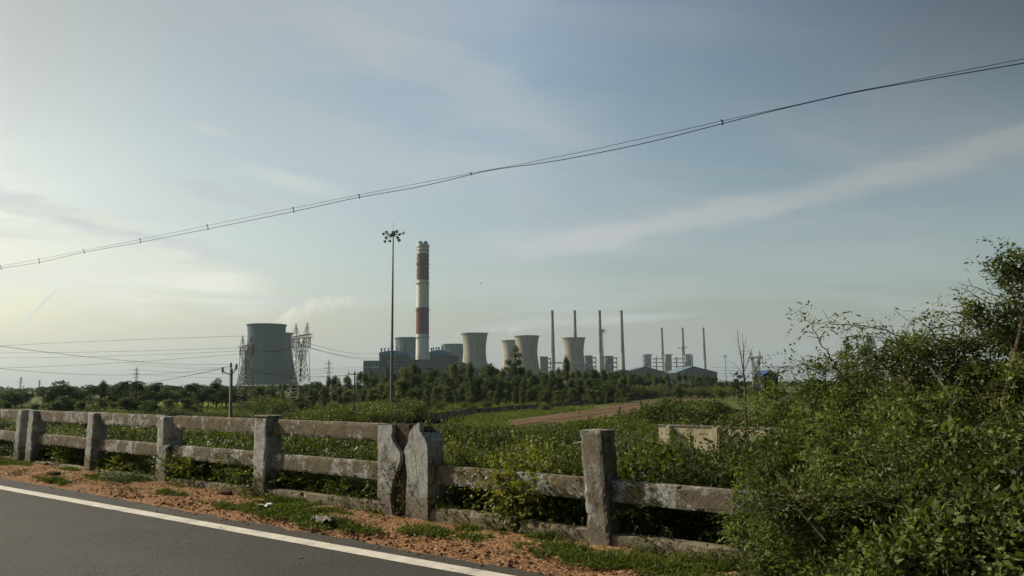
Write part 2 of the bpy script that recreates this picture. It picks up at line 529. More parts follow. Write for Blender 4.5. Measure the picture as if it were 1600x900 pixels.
def make_world():
    w = bpy.data.worlds.new('World'); SC.world = w; w.use_nodes = True
    t = NT(w.node_tree); bg = t.n['Background']
    sky = t.new('ShaderNodeTexSky', _sky_type='NISHITA', _sun_disc=False)
    sky.sun_elevation = SUN_EL; sky.sun_rotation = -SUN_AZ
    sky.air_density = 1.2; sky.dust_density = 4.0; sky.ozone_density = 1.0
    d = t.new('ShaderNodeTexCoord').outputs['Generated']
    sep = t.new('ShaderNodeSeparateXYZ'); t.l.new(d, sep.inputs[0])
    x, y, z = sep.outputs
    az = t.math('MULTIPLY', t.math('ARCTAN2', x, y), 57.2958)
    el = t.math('MULTIPLY', t.math('ARCSINE', z), 57.2958)
    # thin cirrus veil on a high plane
    k = t.math('ADD', t.math('MAXIMUM', z, 0.0), .12)
    cmb = t.new('ShaderNodeCombineXYZ'); t.l.new(t.math('DIVIDE', x, k), cmb.inputs[0]); t.l.new(t.math('DIVIDE', y, k), cmb.inputs[1])
    veil = t.noise(t.mapping(cmb.outputs[0], (.55, 1.0, 1), rot=(0, 0, .5)), .9, 7, .55, .6)
    wisp = t.noise(t.mapping(cmb.outputs[0], (.35, 1.6, 1), rot=(0, 0, .25)), 1.6, 8, .6, .8)
    f = t.math('MULTIPLY', t.smooth(veil, .38, .75), .42)
    f = t.math('ADD', f, t.math('MULTIPLY', t.smooth(wisp, .52, .78), .18))

    def band(a0, e0, a1, e1, wd, al, amt, src):
        # soft cloud bank along the line (a0,e0)-(a1,e1) in degrees
        sl = (e1 - e0) / (a1 - a0)
        line = t.math('ADD', t.math('MULTIPLY', t.math('SUBTRACT', az, a0), sl), e0)
        dist = t.math('ABSOLUTE', t.math('SUBTRACT', t.math('ADD', el, t.math('MULTIPLY', t.math('SUBTRACT', src, .5), wd * 2.2)), line))
        across = t.math('SUBTRACT', 1.0, t.smooth(dist, wd * .15, wd))
        along = t.math('MULTIPLY', t.smooth(az, a0 - al, a0 + al), t.math('SUBTRACT', 1.0, t.smooth(az, a1 - al, a1 + al)))
        return t.math('MULTIPLY', t.math('MULTIPLY', across, along), amt)
    ae = t.new('ShaderNodeCombineXYZ'); t.l.new(az, ae.inputs[0]); t.l.new(t.math('MULTIPLY', el, 4.0), ae.inputs[1])
    fil = t.noise(ae.outputs[0], .09, 8, .62, .5)
    fil3 = t.noise(t.mapping(ae.outputs[0], (.25, 1.0, 1), rot=(0, 0, -.22)), .16, 9, .66, .4)
    fil2 = t.noise(ae.outputs[0], .22, 6, .6, .3)
    for args in ((-38, 12.4, -19, 8.6, 1.0, 4, .5, fil2), (3, 10.4, 45, 16.3, 1.35, 6, .5, fil),
                 (-2, 4.2, 14, 4.9, .55, 3, .38, fil2), (-22, 5.6, -8, 6.3, .7, 3, .35, fil2), (-24, 14.0, -17, 12.6, .9, 3, .55, fil2), (-20, 18.5, 2, 15, 3.0, 5, .35, fil), (-16, 26, 6, 19, 3.5, 5, .3, fil), (-3, 10.4, 9, 10.6, 1.3, 3, .3, fil2), (-30, 26, -5, 28, 6, 9, .25, fil)):
        f = t.math('ADD', f, band(*args))
    # a short broken contrail low on the left
    f = t.math('ADD', f, band(-33.6, 3.2, -30.9, 6.6, .22, .5, .5, fil2))
    # milky lower air, denser towards the sun's side
    low = t.math('SUBTRACT', 1.0, t.smooth(el, -2, 34))
    sunside = t.smooth(t.math('MULTIPLY', az, -1.0), -45, 60)
    f = t.math('ADD', f, t.math('MULTIPLY', low, t.math('ADD', .16, t.math('MULTIPLY', sunside, .14))))
    f = t.math('MINIMUM', f, .97)
    glow = t.math('ADD', CLOUD_V[0], t.math('MULTIPLY', t.smooth(t.math('MULTIPLY', az, -1.0), -50, 70), CLOUD_V[1]))
    cc = t.new('ShaderNodeCombineColor')
    for i, q in enumerate((.955, 1.01, 1.03)): t.l.new(t.math('MULTIPLY', glow, q), cc.inputs[i])
    tint = t.mix(1.0, sky.outputs[0], SKY_TINT, 'MULTIPLY')
    # palest air right over the horizon, then the bright cirrus bank on the sun's side
    hz = t.math('MULTIPLY', t.math('SUBTRACT', 1.0, t.smooth(el, 1.0, 9.0)), .55)
    f = t.math('MAXIMUM', f, hz)
    out = t.mix(f, tint, cc.outputs[0])
    bank = band(-62, 10.8, -19.5, 7.0, 2.7, 3.5, 1.15, fil)
    bank = t.math('MULTIPLY', bank, t.math('ADD', .30, t.math('MULTIPLY', t.smooth(fil3, .40, .56), .9)))
    bank = t.math('ADD', bank, band(-60, 13.4, -27, 10.9, .55, 2.5, .8, fil2)); bank = t.math('ADD', bank, band(-33.6, 3.2, -30.9, 6.8, .16, .4, .55, fil2))
    bank = t.math('ADD', bank, band(-20, 15.2, -13.5, 14.2, 1.0, 2.5, .35, fil)); bank = t.math('ADD', bank, band(-23.5, 18.0, -21, 17.6, .5, 1.2, .35, fil))
    bank = t.math('MINIMUM', bank, 1.0)
    out = t.mix(bank, out, (7.9, 8.05, 7.2))
    # deeper sky high up, most away from the sun, with windscreen vignette painted in
    ga = t.ramp(t.math('ADD', t.math('DIVIDE', az, 180.0), .5), [(0.0, .7), (.17, 1.0), (.31, .58), (.39, .76), (.5, .98), (.61, .72), (.72, .30), (.85, .40), (1.0, .55)])
    g = t.mix(t.smooth(el, 5.0, 26.0), (1, 1, 1), ga)
    back = t.ramp(t.math('ADD', t.math('DIVIDE', az, 360.0), .5), [(0.0, .32), (.12, .5), (.26, 1.0), (.62, 1.0), (.74, .38), (1.0, .32)])  # sky beside and behind the view dimmed to deepen shade on turned-away faces
    out = t.mix(1.0, t.mix(1.0, out, back, 'MULTIPLY'), g, 'MULTIPLY')
    t.l.new(out, bg.inputs[0]); bg.inputs[1].default_value = .089


CLOUD_V = (4.5, 2.6)
SKY_TINT = (1.19, 1.27, 1.18)
make_world()
sd = bpy.data.lights.new('sun', 'SUN'); sd.energy = 5.0; sd.angle = math.radians(.8); sd.color = (1, .88, .70)
so = bpy.data.objects.new('sun', sd); COL.objects.link(so); so.rotation_euler = SUN.to_track_quat('Z', 'Y').to_euler()
so.location = SUN * 100

cd = bpy.data.cameras.new('camera'); co_ = bpy.data.objects.new('camera', cd); COL.objects.link(co_); SC.camera = co_
cd.sensor_width = 36; cd.lens = 36 * F_PX / 1600; cd.clip_end = 30000; cd.clip_start = .1
from mathutils import Matrix
co_.matrix_world = Matrix(((RT[0], UP[0], -FWD[0], 0), (RT[1], UP[1], -FWD[1], 0), (RT[2], UP[2], -FWD[2], CAM_H), (0, 0, 0, 1)))

# ------------------------------------------------------------------ setting
def grid_mesh(name, P, m, smooth=True):
    """P (a,b,3)"""
    a, b = P.shape[:2]; me = bpy.data.meshes.new(name)
    idx = np.arange(a * b).reshape(a, b)
    f = np.stack([idx[:-1, :-1], idx[1:, :-1], idx[1:, 1:], idx[:-1, 1:]], -1).reshape(-1, 4)
    N = len(f)
    me.vertices.add(a * b); me.loops.add(N * 4); me.polygons.add(N)
    me.vertices.foreach_set('co', P.reshape(-1).astype(np.float32))
    me.loops.foreach_set('vertex_index', f.reshape(-1).astype(np.int32))
    me.polygons.foreach_set('loop_start', np.arange(0, N * 4, 4, dtype=np.int32)); me.polygons.foreach_set('loop_total', np.full(N, 4, np.int32))
    me.update(); me.validate()
    return link(name, me, m, None, smooth)


def make_ground():
    q = np.sinh(np.linspace(-1, 1, 231) * 8.6); q = q / q.max() * 6500
    uu = np.sort(np.concatenate([q, np.array([-1.6, .1, .35, 1.2])])); ss = q
    P = np.zeros((len(uu), len(ss), 3))
    for i, u in enumerate(uu):
        for j, s in enumerate(ss):
            p = W(s, u); P[i, j] = (p[0], p[1], terr(p[0], p[1]))
    tag(grid_mesh('ground', P, M['terrain']), kind='structure')
    # asphalt road and its edge line
    ss = np.concatenate([np.linspace(-40, 40, 321), np.linspace(42, 400, 60)]); us = np.array([-1.03, -1.2, -1.6, -3, -6, -9, -13])
    P = np.zeros((len(ss), len(us), 3))
    for i, s in enumerate(ss):
        j = .05 * mnoise.noise(Vector((s * 1.3, 0, 0))) + .03 * mnoise.noise(Vector((s * 6, 3, 0)))
        for k, u in enumerate(us): P[i, k] = W(s, u + (j - .012 * (s - 8) if k == 0 else 0), -.004 if k == 0 else .0)
    tag(grid_mesh('road', P, M['asphalt']), kind='structure')
    P = np.zeros((len(ss), 2, 3))
    for i, s in enumerate(ss):
        u = -1.31 - .0335 * (max(s, -10) - 4.35) if s < 60 else -3.17
        j = .006 * mnoise.noise(Vector((s * 9, 9, 0)))
        P[i, 0] = W(s, u + .095 + j, .004); P[i, 1] = W(s, u - .095 + j, .004)
    tag(grid_mesh('road_marking', P, M['paint']), kind='structure')
    # gravel shoulder
    ss = np.concatenate([np.arange(-6, 22, .045), np.linspace(22.2, 90, 160)]); us = np.arange(-1.3, .5, .045)
    P = np.zeros((len(ss), len(us), 3))
    for i, s in enumerate(ss):
        e = -1.05 - .012 * (s - 8)
        for k, u in enumerate(us):
            z = np.interp(u, [e - .25, e, e + .25, -.4, 0, .35, .5], [-.05, -.006, .025, .05, .06, .03, -.12])
            z += .022 * mnoise.noise(Vector((s * 1.7, u * 1.7, 5))) + .013 * mnoise.noise(Vector((s * 6, u * 6, 2))) + .007 * mnoise.noise(Vector((s * 19, u * 19, 7)))
            P[i, k] = W(s, u, z)
    tag(grid_mesh('shoulder', P, M['laterite'], True), kind='structure')
    # haul road across the plain, crop strip and pale track
    def sheet(name, near, far, z, m):
        n = len(near); P = np.zeros((n, 2, 3))
        for i in range(n): P[i, 0] = onz(*near[i], z); P[i, 1] = onz(*far[i], z)
        tag(grid_mesh(name, P, m, False), kind='structure')
    sheet('dirt_road', [(775, 674), (820, 671), (870, 667), (960, 657), (1040, 642), (1115, 621), (1180, 613)],
          [(790, 660), (830, 652), (870, 645), (985, 630), (1060, 621), (1115, 615), (1180, 610)], -4.96, M['dirtroad'])
    sheet('crop_field', [(150, 638), (245, 637), (300, 637), (340, 635), (400, 634), (445, 633)], [(150, 631), (245, 629), (300, 629), (340, 628), (400, 628), (445, 628)], -4.95, M['crop'])
    sheet('path', [(60, 643), (150, 643), (260, 643.5), (345, 643)], [(60, 641), (150, 641), (260, 641.5), (345, 641)], -4.94, M['path'])


make_ground()


def icolump(mb, c, r, rng, sq=(1, 1, .7)):
    bm = bmesh.new(); bmesh.ops.create_icosphere(bm, subdivisions=1, radius=1)
    off = rng.uniform(.7, 1.25, len(bm.verts)); th = rng.uniform(0, 6.28); c_, s_ = math.cos(th), math.sin(th)
    vs = []
    for v, o in zip(bm.verts, off):
        p = v.co * o * r; x, y = p.x * sq[0], p.y * sq[1]
        vs.append((c[0] + x * c_ - y * s_, c[1] + x * s_ + y * c_, c[2] + p.z * sq[2]))
    mb.add(vs, [tuple(v.index for v in f.verts) for f in bm.faces]); bm.free()


def make_stones():
    rng = np.random.default_rng(3); mb = MB()
    bm = bmesh.new(); bmesh.ops.create_icosphere(bm, subdivisions=1, radius=1)
    V = np.array([v.co[:] for v in bm.verts]); Fc = np.array([[v.index for v in f.verts] for f in bm.faces]); bm.free()
    N = 5200
    s = rng.uniform(2.0, 19, N); u = -1.02 + np.abs(rng.normal(0, .45, N)); u = np.where(u > .3, rng.uniform(-.9, .2, N), u); k_ = rng.random(N) < .07; u = np.where(k_, -1.08 - rng.exponential(.16, N), u)
    r = .005 + .022 * rng.random(N) ** 4
    X = V[None] * (r[:, None, None] * rng.uniform(.65, 1.3, (N, len(V), 1))) * np.array([1, 1, .75])
    base = np.array([W(a, b, .035) for a, b in zip(s, u)]) + np.array([0, 0, .01])
    base[:, 2] = np.interp(u, [-1.2, -1.05, -.8, -.4, 0], [-.004, .004, .03, .05, .06])
    X = X + base[:, None]
    tri = X[:, Fc].reshape(-1, 3, 3)
    tag(link('gravel', quads_mesh('gravel', tri), M['stone']), 'loose reddish laterite pebbles strewn between asphalt and railing', 'gravel', kind='stuff')
    # individual rocks and lumps
    spots = [((352, 772), .15, 'dark broken rubble lump lying under the railing near the square capped post', (1.5, .6, .45), 'darkstone'),
             ((85, 741), .13, 'dark flat rubble lump at the foot of the distant railing posts', (1.6, .7, .4), 'darkstone'),
             ((72, 727), .07, 'small reddish rock behind the dark flat lump near the distant posts', (1, 1, .8), 'stone'),
             ((272, 752), .07, 'brown stone against the foot of the broken edged post', (1, 1, .9), 'darkstone'),
             ((236, 745), .07, 'reddish stone left of the broken edged post foot', (1.2, .8, .8), 'stone'),
             ((622, 806), .06, 'brown lump of spalled concrete at the gap of the split posts', (1.1, .8, .8), 'darkstone'),
             ((590, 800), .08, 'reddish clod left of the split posts beside the grass', (1.3, .8, .6), 'stone'),
             ((820, 828), .09, 'dark reddish clod in front of the low kerb between split posts and leaning post', (1.2, .9, .7), 'stone'),
             ((782, 828), .10, 'brown clod beside the kerb shadow right of the split posts', (1.4, .8, .6), 'darkstone'),
             ((700, 806), .06, 'rounded brown stone by the kerb just right of the split posts', (1, .9, .9), 'darkstone')]
    for (px, py), r, lab, sq, mt in spots:
        p = onz(px, py, .06); mb = MB(); icolump(mb, (0, 0, 0), r, rng, sq)
        mb2 = mb.build('rock', M[mt]); mb2.location = (p[0], p[1], .06 + r * sq[2] * .35)
        md = mb2.modifiers.new('sub', 'SUBSURF'); md.levels = md.render_levels = 1
        tag(mb2, lab, 'rock')


make_stones()

# ------------------------------------------------------------------ railing
def rough_box(name, s0, s1, u0, u1, z0, z1, m, parent, org, amp=.004, seg=.035, lean=(0, 0), chip=.012, seed=0, cut=None):
    """box in railing coordinates with worn, chipped edges"""
    ns = max(2, int(abs(s1 - s0) / seg)); nu = max(2, int(abs(u1 - u0) / seg)); nz = max(2, int(abs(z1 - z0) / seg))
    ns = min(ns, 76)
    vid = {}; vs = []; fs = []

    def vert(i, j, k):
        key = (i, j, k)
        if key in vid: return vid[key]
        a, b, c = i / ns, j / nu, k / nz
        s, u, z = s0 + (s1 - s0) * a, u0 + (u1 - u0) * b, z0 + (z1 - z0) * c
        q = Vector((s * 7 + seed * 3.1, u * 7, z * 7)); q2 = Vector((s * 25, u * 25 + seed, z * 25))
        edge = (i in (0, ns)) + (j in (0, nu)) + (k in (0, nz))
        cs, cu, cz = (s0 + s1) / 2, (u0 + u1) / 2, (z0 + z1) / 2
        sc_ = 1.0
        if edge >= 2:
            e = max(0, mnoise.noise(q * 1.6) - .12) * chip * 3.2 + max(0, mnoise.noise(q2) - .1) * chip * .9 + .004
            if i in (0, ns): s += e * (1 if i == 0 else -1) * np.sign(s1 - s0)
            if j in (0, nu): u += e * (1 if j == 0 else -1)
            if k == nz or (k == 0 and z0 > .2): z += e * (1 if k == 0 else -1)
        s += amp * mnoise.noise(q) + amp * .4 * mnoise.noise(q2); u += amp * mnoise.noise(q + Vector((9, 0, 0))); z += amp * .7 * mnoise.noise(q + Vector((0, 9, 0)))
        if cut: s, u, z = cut(s, u, z)
        s += lean[0] * (z - z0); u += lean[1] * (z - z0)
        vid[key] = len(vs); vs.append(W(s, u, z) - org); return vid[key]
    for i in range(ns):
        for j in range(nu):
            for k in (0, nz): fs.append((vert(i, j, k), vert(i + 1, j, k), vert(i + 1, j + 1, k), vert(i, j + 1, k)))
    for i in range(ns):
        for k in range(nz):
            for j in (0, nu): fs.append((vert(i, j, k), vert(i + 1, j, k), vert(i + 1, j, k + 1), vert(i, j, k + 1)))
    for j in range(nu):
        for k in range(nz):
            for i in (0, ns): fs.append((vert(i, j, k), vert(i, j + 1, k), vert(i, j + 1, k + 1), vert(i, j, k + 1)))
    mb = MB(); mb.add(vs, fs)
    return mb.build(name, M[m], parent)


def fpl(px, py, u=0.0):
    v = ray(px, py); t = (D0 + u) / (v[:2] @ NV); P = v * t + CAM
    return float(P[:2] @ DV), float(P[2])


def jag(pts, seed):
    """break a straight outline into small ragged steps"""
    rng = np.random.default_rng(seed); out = []
    for i in range(len(pts)):
        a, b = np.array(pts[i]), np.array(pts[(i + 1) % len(pts)]); L = np.linalg.norm(b - a); n = max(1, int(L / .022))
        for k in range(n):
            p = a + (b - a) * k / n
            if k: p = p + np.array([*(DV * rng.normal() * .0035), rng.normal() * .0035])
            out.append(p)
    return out


def make_railing():
    PD = .27
    def post(root, org, s0, s1, m='post', h=1.13, lean=(0, 0), seed=0, cut=None, chip=.014, d=PD):
        return rough_box('post', s0, s1, 0, d, -.15, h, m, root, org, seed=seed, lean=lean, cut=cut, chip=chip)

    def rail(root, org, s0, s1, z0, z1, m='rail', seed=0):
        return rough_box('rail', s0, s1, .10, .215, z0, z1, m, root, org, amp=.004, seg=.033, seed=seed, chip=.010)

    # right part, lower rail only
    org = W(4, 0, 0)
    r = thing('concrete_railing', org, 'weathered concrete railing missing its upper rail, from the cracked post into the thorn bush', 'railing')
    post(r, org, 4.105, 3.86, 'barepost', 1.14, (.055, -.02), 5)
    post(r, org, 1.40, 1.15, 'barepost', .72, (0, 0), 6)
    # cracked joint post, chipped top and wavy broken edge
    o1 = [(655, 660), (648, 664), (642, 671), (638, 680), (638, 690), (634, 697), (631, 703), (633, 714), (634, 726), (636, 740), (635, 760), (634, 785), (634, 812),
          (668, 812), (668, 760), (668, 716), (667, 697), (662, 682), (656, 675), (655, 664)]
    a = [W(*((fpl(*p)[0]), 0.0), fpl(*p)[1]) for p in o1]
    a = jag(a, 1); pj = MB().prism(a, NV_(.07)).build('post', M['post'], r, org)
    rough_box('rear_body', 6.50, 6.272, .072, .28, -.15, 1.10, 'post', pj, org, seed=44, chip=.03, cut=lambda s, u, z: (s, u, min(z, .93 + (s - 6.26) * .9 + .02 * mnoise.noise(Vector((s * 20, u * 20, 0)))) if z > .85 else z))
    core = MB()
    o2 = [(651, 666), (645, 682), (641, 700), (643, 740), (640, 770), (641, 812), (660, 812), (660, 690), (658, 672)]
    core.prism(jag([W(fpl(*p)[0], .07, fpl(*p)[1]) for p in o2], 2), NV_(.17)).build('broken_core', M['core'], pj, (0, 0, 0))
    for c in kids(pj):
        if c.name.startswith('broken'): c.location = tuple(-np.array(org))
    crack = MB()
    cr = [(640, 695), (646, 702), (649, 712), (650, 730), (652, 745), (652, 760), (654, 778)]
    crack.tube(jag([W(fpl(*p)[0], .001, fpl(*p)[1]) for p in cr], 8)[:-18], .0028, 5)
    ck = crack.build('crack', M['core'], pj, org)
    rail(r, org, 6.33, 4.05, .45, .665, 'rail', 21)
    rail(r, org, 3.92, 1.35, .45, .66, 'rail', 22)
    rail(r, org, 1.2, -1.4, .45, .66, 'rail', 23)
    st = MB().tube([W(4.08, .15, 1.02), W(4.3, .15, 1.0), W(4.36, .14, .985)], .012, 6).build('reinforcing_bar', M['rag'], r, org)

    # middle part, between the split joints
    org = W(12, 0, 0)
    r = thing('concrete_railing', org, 'weathered two rail concrete railing between the two split joints, with the square capped post', 'railing')
    o3 = [(590, 664), (612, 664), (613, 672), (611, 680), (613, 688), (617, 695), (622, 702), (625, 710), (624, 722), (620, 735), (614, 748), (611, 762), (610, 778), (611, 790), (614, 812), (590, 812)]
    pj = MB().prism(jag([W(fpl(*p)[0], 0, fpl(*p)[1]) for p in o3], 3), NV_(.06)).build('post', M['post'], r, org)
    c = MB()
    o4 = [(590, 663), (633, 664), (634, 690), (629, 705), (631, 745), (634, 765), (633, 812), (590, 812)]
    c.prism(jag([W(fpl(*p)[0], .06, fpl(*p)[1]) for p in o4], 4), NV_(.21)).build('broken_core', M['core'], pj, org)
    post(r, org, 9.75, 9.46, 'post', 1.15, (0, 0), 7, chip=.008)
    rough_box('post_cap', 9.77, 9.43, -.01, .285, 1.152, 1.175, 'kerb', r, org, amp=.004, chip=.008, seed=3)

    def chipcut(s, u, z):   # the right front corner of this post has broken away
        lim = 12.30 + .06 * mnoise.noise(Vector((z * 5, 0, 3)))
        if z > .62 and s < lim:
            k = min(1, (z - .62) / .1) * min(1, 1.0)
            u = max(u, (lim - s) * 1.5 * k)
            if z > .95: z -= (lim - s) * .8
        elif z > .2 and s < 12.3: s += .035
        return s, u, z
    post(r, org, 12.52, 12.17, 'post', 1.1, (0, 0), 8, chipcut, .02)
    post(r, org, 15.20, 14.95, 'post', 1.12, (-.05, 0), 9)
    def wavycut(s, u, z):
        if s < 17.8 and .35 < z: s += .05 + .05 * mnoise.noise(Vector((z * 6, 1, 1)))
        return s, u, z
    post(r, org, 18.02, 17.70, 'post', 1.12, (-.06, 0), 10, wavycut, .02)
    k = 30
    for a, b in ((7.09, 9.48), (9.73, 12.2), (12.5, 14.98), (15.15, 17.72)):
        rail(r, org, a, b, .905, 1.12, 'rail', k); rail(r, org, a, b, .43, .645, 'rail', k + 1); k += 2

    # far left part
    org = W(20, 0, 0)
    r = thing('concrete_railing', org, 'weathered concrete railing at the far left, beyond the first split joint', 'railing')
    post(r, org, 18.66, 18.33, 'post', 1.13, (-.08, 0), 12, lambda s, u, z: (s - (.07 if s < 18.5 and z > .3 else 0) * 0 + (.08 + .05 * mnoise.noise(Vector((z * 5, 7, 0))) if s < 18.45 and z > .25 else 0), u, z), .02)
    ps = [18.5, 21.2, 23.95, 26.7, 29.4, 32.1]
    for i, s in enumerate(ps[1:]): post(r, org, s + .13, s - .13, 'post', 1.12, (0, 0), 13 + i)
    for i in range(len(ps) - 1):
        rail(r, org, ps[i] + .1, ps[i + 1] - .1, .905, 1.12, 'rail', 50 + i); rail(r, org, ps[i] + .1, ps[i + 1] - .1, .43, .645, 'rail', 60 + i)
    # base kerb, broken in places
    o = W(10, 0, 0)
    def kerb(s0, s1, z, seed, lean=0): 
        b = rough_box('kerb', s0, s1, .03, .22, -.2, z, 'kerb', None, np.zeros(3), amp=.012, seg=.05, seed=seed, chip=.02)
        tag(b, kind='structure')
    kerb(-3, 3.9, .17, 1); kerb(4.1, 5.0, .18, 2); kerb(5.06, 6.3, .20, 3); kerb(7.1, 9.5, .17, 4); kerb(9.74, 12.2, .13, 5); kerb(12.5, 15, .10, 6); kerb(15.2, 17.7, .10, 7); kerb(18.6, 32, .10, 8)


def NV_(k): return np.array([NV[0] * k, NV[1] * k, 0])


make_railing()

# ------------------------------------------------------------------ small litter
def crumpled(name, px, py, L, Wd, mat, lab, cat, seed, hgt=.03):
    rng = np.random.default_rng(seed); p = onz(px, py, .07); n, k = 10, 6
    P = np.zeros((n, k, 3)); th = rng.uniform(0, .4)
    for i in range(n):
        for j in range(k):
            a, b = (i / (n - 1) - .5) * L, (j / (k - 1) - .5) * Wd
            z = hgt * (.8 + mnoise.noise(Vector((a * 18, b * 22, seed))) * 1.4)
            q = DV * a * -1 + NV * b * 1.0
            P[i, j] = (q[0] + .02 * rng.normal(), q[1] + .01 * rng.normal(), z)
    o = grid_mesh(name, P, M[mat], False); o.location = (p[0], p[1], .06)
    md = o.modifiers.new('t', 'SOLIDIFY'); md.thickness = .004
    tag(o, lab, cat)


crumpled('litter_scrap', 415, 792, .22, .07, 'litter', 'white crumpled scrap of litter lying on the verge grass', 'litter', 4, .04)
crumpled('cloth_rag', 505, 815, .32, .14, 'rag', 'grey dirty crumpled rag on the verge before the kerb', 'rag', 9, .05)
crumpled('litter_scrap', 82, 720, .18, .06, 'litter', 'small white scrap on the kerb near the distant posts', 'litter', 14, .03)

# ------------------------------------------------------------------ low plants
def in_poly_ell(s, u, e):
    return any(((s - a) / ra) ** 2 + ((u - b) / rb) ** 2 < 1 for a, b, ra, rb in e)


def verge_grass():
    rng = np.random.default_rng(11)
    pats = []   # (px,py, half length along the railing, half width) measured on the verge
    for px, py, ra, rb in ((265, 769, .35, .09), (85, 750, .55, .08), (10, 722, .9, .22), (435, 798, .55, .28), (500, 815, .35, .22), (470, 790, .9, .25), (560, 826, .22, .11), (690, 832, .45, .14), (660, 830, .3, .12),
                           (870, 855, .4, .16), (930, 868, .5, .22), (1000, 880, .6, .3), (1100, 885, .7, .35), (1200, 890, .7, .35), (200, 748, .5, .16), (150, 745, .3, .1), (355, 790, .2, .06), (600, 800, .25, .08),
                           (740, 828, .3, .1), (850, 840, .3, .08), (-30, 715, 1.4, .25), (1350, 900, 1.2, .5), (110, 733, .35, .1), (430, 780, .3, .12)):
        p = onz(px, py, .06); s, u = su(p[0], p[1]); pats.append((s, u, ra, rb))
    P = []
    for s, u, ra, rb in pats:
        n = int(15000 * ra * rb) + 120
        a = rng.uniform(0, 6.28, n); q = np.sqrt(rng.random(n)) * rng.uniform(.45, 1.35, n)
        q *= 1 + .25 * np.sin(a * 3 + s) + .15 * np.sin(a * 7 + u * 9)
        ss, uu = s + ra * q * np.cos(a), u + rb * q * np.sin(a)
        for x, y in zip(ss, uu):
            if y < -1.02 or mnoise.noise(Vector((x * 5, y * 7, 1))) < -.22: continue
            w = W(x, y, .045); P.append(w)
    n = 1500
    for x, y in zip(rng.uniform(-1, 19, n), rng.uniform(-.8, .05, n)):
        if mnoise.noise(Vector((x * 1.3, y * 3, 4))) > .12: P.append(W(x, y, .045))
    P = np.array(P); N = len(P); Hn = np.array([1.0 + 1.1 * mnoise.noise(Vector((p[0] * 4, p[1] * 4, 0))) for p in P])
    out = []
    for k in range(4):
        T = rng.normal(size=(N, 3)) * np.array([1, 1, .35]) + np.array([0, 0, .75])
        o = P + rng.normal(size=(N, 3)) * np.array([.02, .02, .004])
        out.append(leaf_quads(o, T, rng.uniform(.02, .085, N) * Hn, rng.uniform(.007, .018, N), rng, .1, .15))
    tag(link('grass', quads_mesh('grass', np.concatenate(out)), M['grass']), 'short green grass in patches on the red gravel verge', 'grass', kind='stuff')


verge_grass()


def verge_weeds():
    for k, (px, py, r, lab) in enumerate([(196, 752, .22, 'grey green bushy weed on the verge between the distant posts'), (170, 750, .15, 'smaller grey green weed left of the bushy one on the verge'),
                                          (225, 750, .13, 'low grey green weed beside the broken edged post'), (1015, 862, .16, 'leafy weed at the foot of the leaning post'), (1090, 880, .14, 'leafy weed on the verge before the thorn bush'), (1165, 888, .2, 'leafy weed hard against the thorn bush edge')]):
        rg = np.random.default_rng(300 + k); p = onz(px, py, .05); root = np.array([p[0], p[1], .04]); n = int(5200 * r * r) + 60
        d = unit(rg.normal(size=(n, 3)) * np.array([1, 1, .6])); d[:, 2] = abs(d[:, 2]); O = d * r * rg.uniform(.2, 1.1, (n, 1)) * np.array([1.3, 1.3, .85])
        Q = sprays(O, d + rg.normal(size=(n, 3)) * .5 + np.array([0, 0, .4]), 5, .014, .028, .013, rg)
        o = thing('weed', root, lab, 'weed')
        link('leaves', quads_mesh('leaves', Q), M['pale' if k < 3 else 'vine'], o)
        st = MB()
        for q in O[::6]: st.tube([(0, 0, -.03), q * .6 + np.array([0, 0, .02]), q], [.003, .002, .001], 3)
        st.build('stems', M['twig'], o, recalc=False)


verge_weeds()


def dry_grass():
    rng = np.random.default_rng(77); P = []
    while len(P) < 5200:
        s, u = rng.uniform(-3, 20), rng.uniform(-1.0, .6)
        if mnoise.noise(Vector((s * 2.1, u * 3, 9))) < .05 and u < -.15: continue
        P.append(W(s, u, .04 if u < .3 else -.02))
    P = np.array(P); N = len(P)
    T = rng.normal(size=(N, 3)) * np.array([1, 1, .3]) + np.array([0, 0, .7])
    Q = leaf_quads(P, T, rng.uniform(.03, .13, N), rng.uniform(.003, .007, N), rng, .1, .2)
    P2 = []
    while len(P2) < 600:
        s, u = rng.uniform(-6, 30), rng.uniform(1, 25); w = W(s, u); P2.append((w[0], w[1], terr(w[0], w[1]) + .2))
    P2 = np.array(P2); n = len(P2); Qs = [Q]
    for k in range(5): Qs.append(leaf_quads(P2 + rng.normal(size=(n, 3)) * .06, rng.normal(size=(n, 3)) * .25 + np.array([0, 0, 1.0]), rng.uniform(.7, 1.6, n), .014, rng, .1, .12))
    tag(link('dry_grass', quads_mesh('dry_grass', np.concatenate(Qs)), M['dry']), 'straw coloured dry grass blades on the verge and between the shrubs', 'dry grass', kind='stuff')


dry_grass()


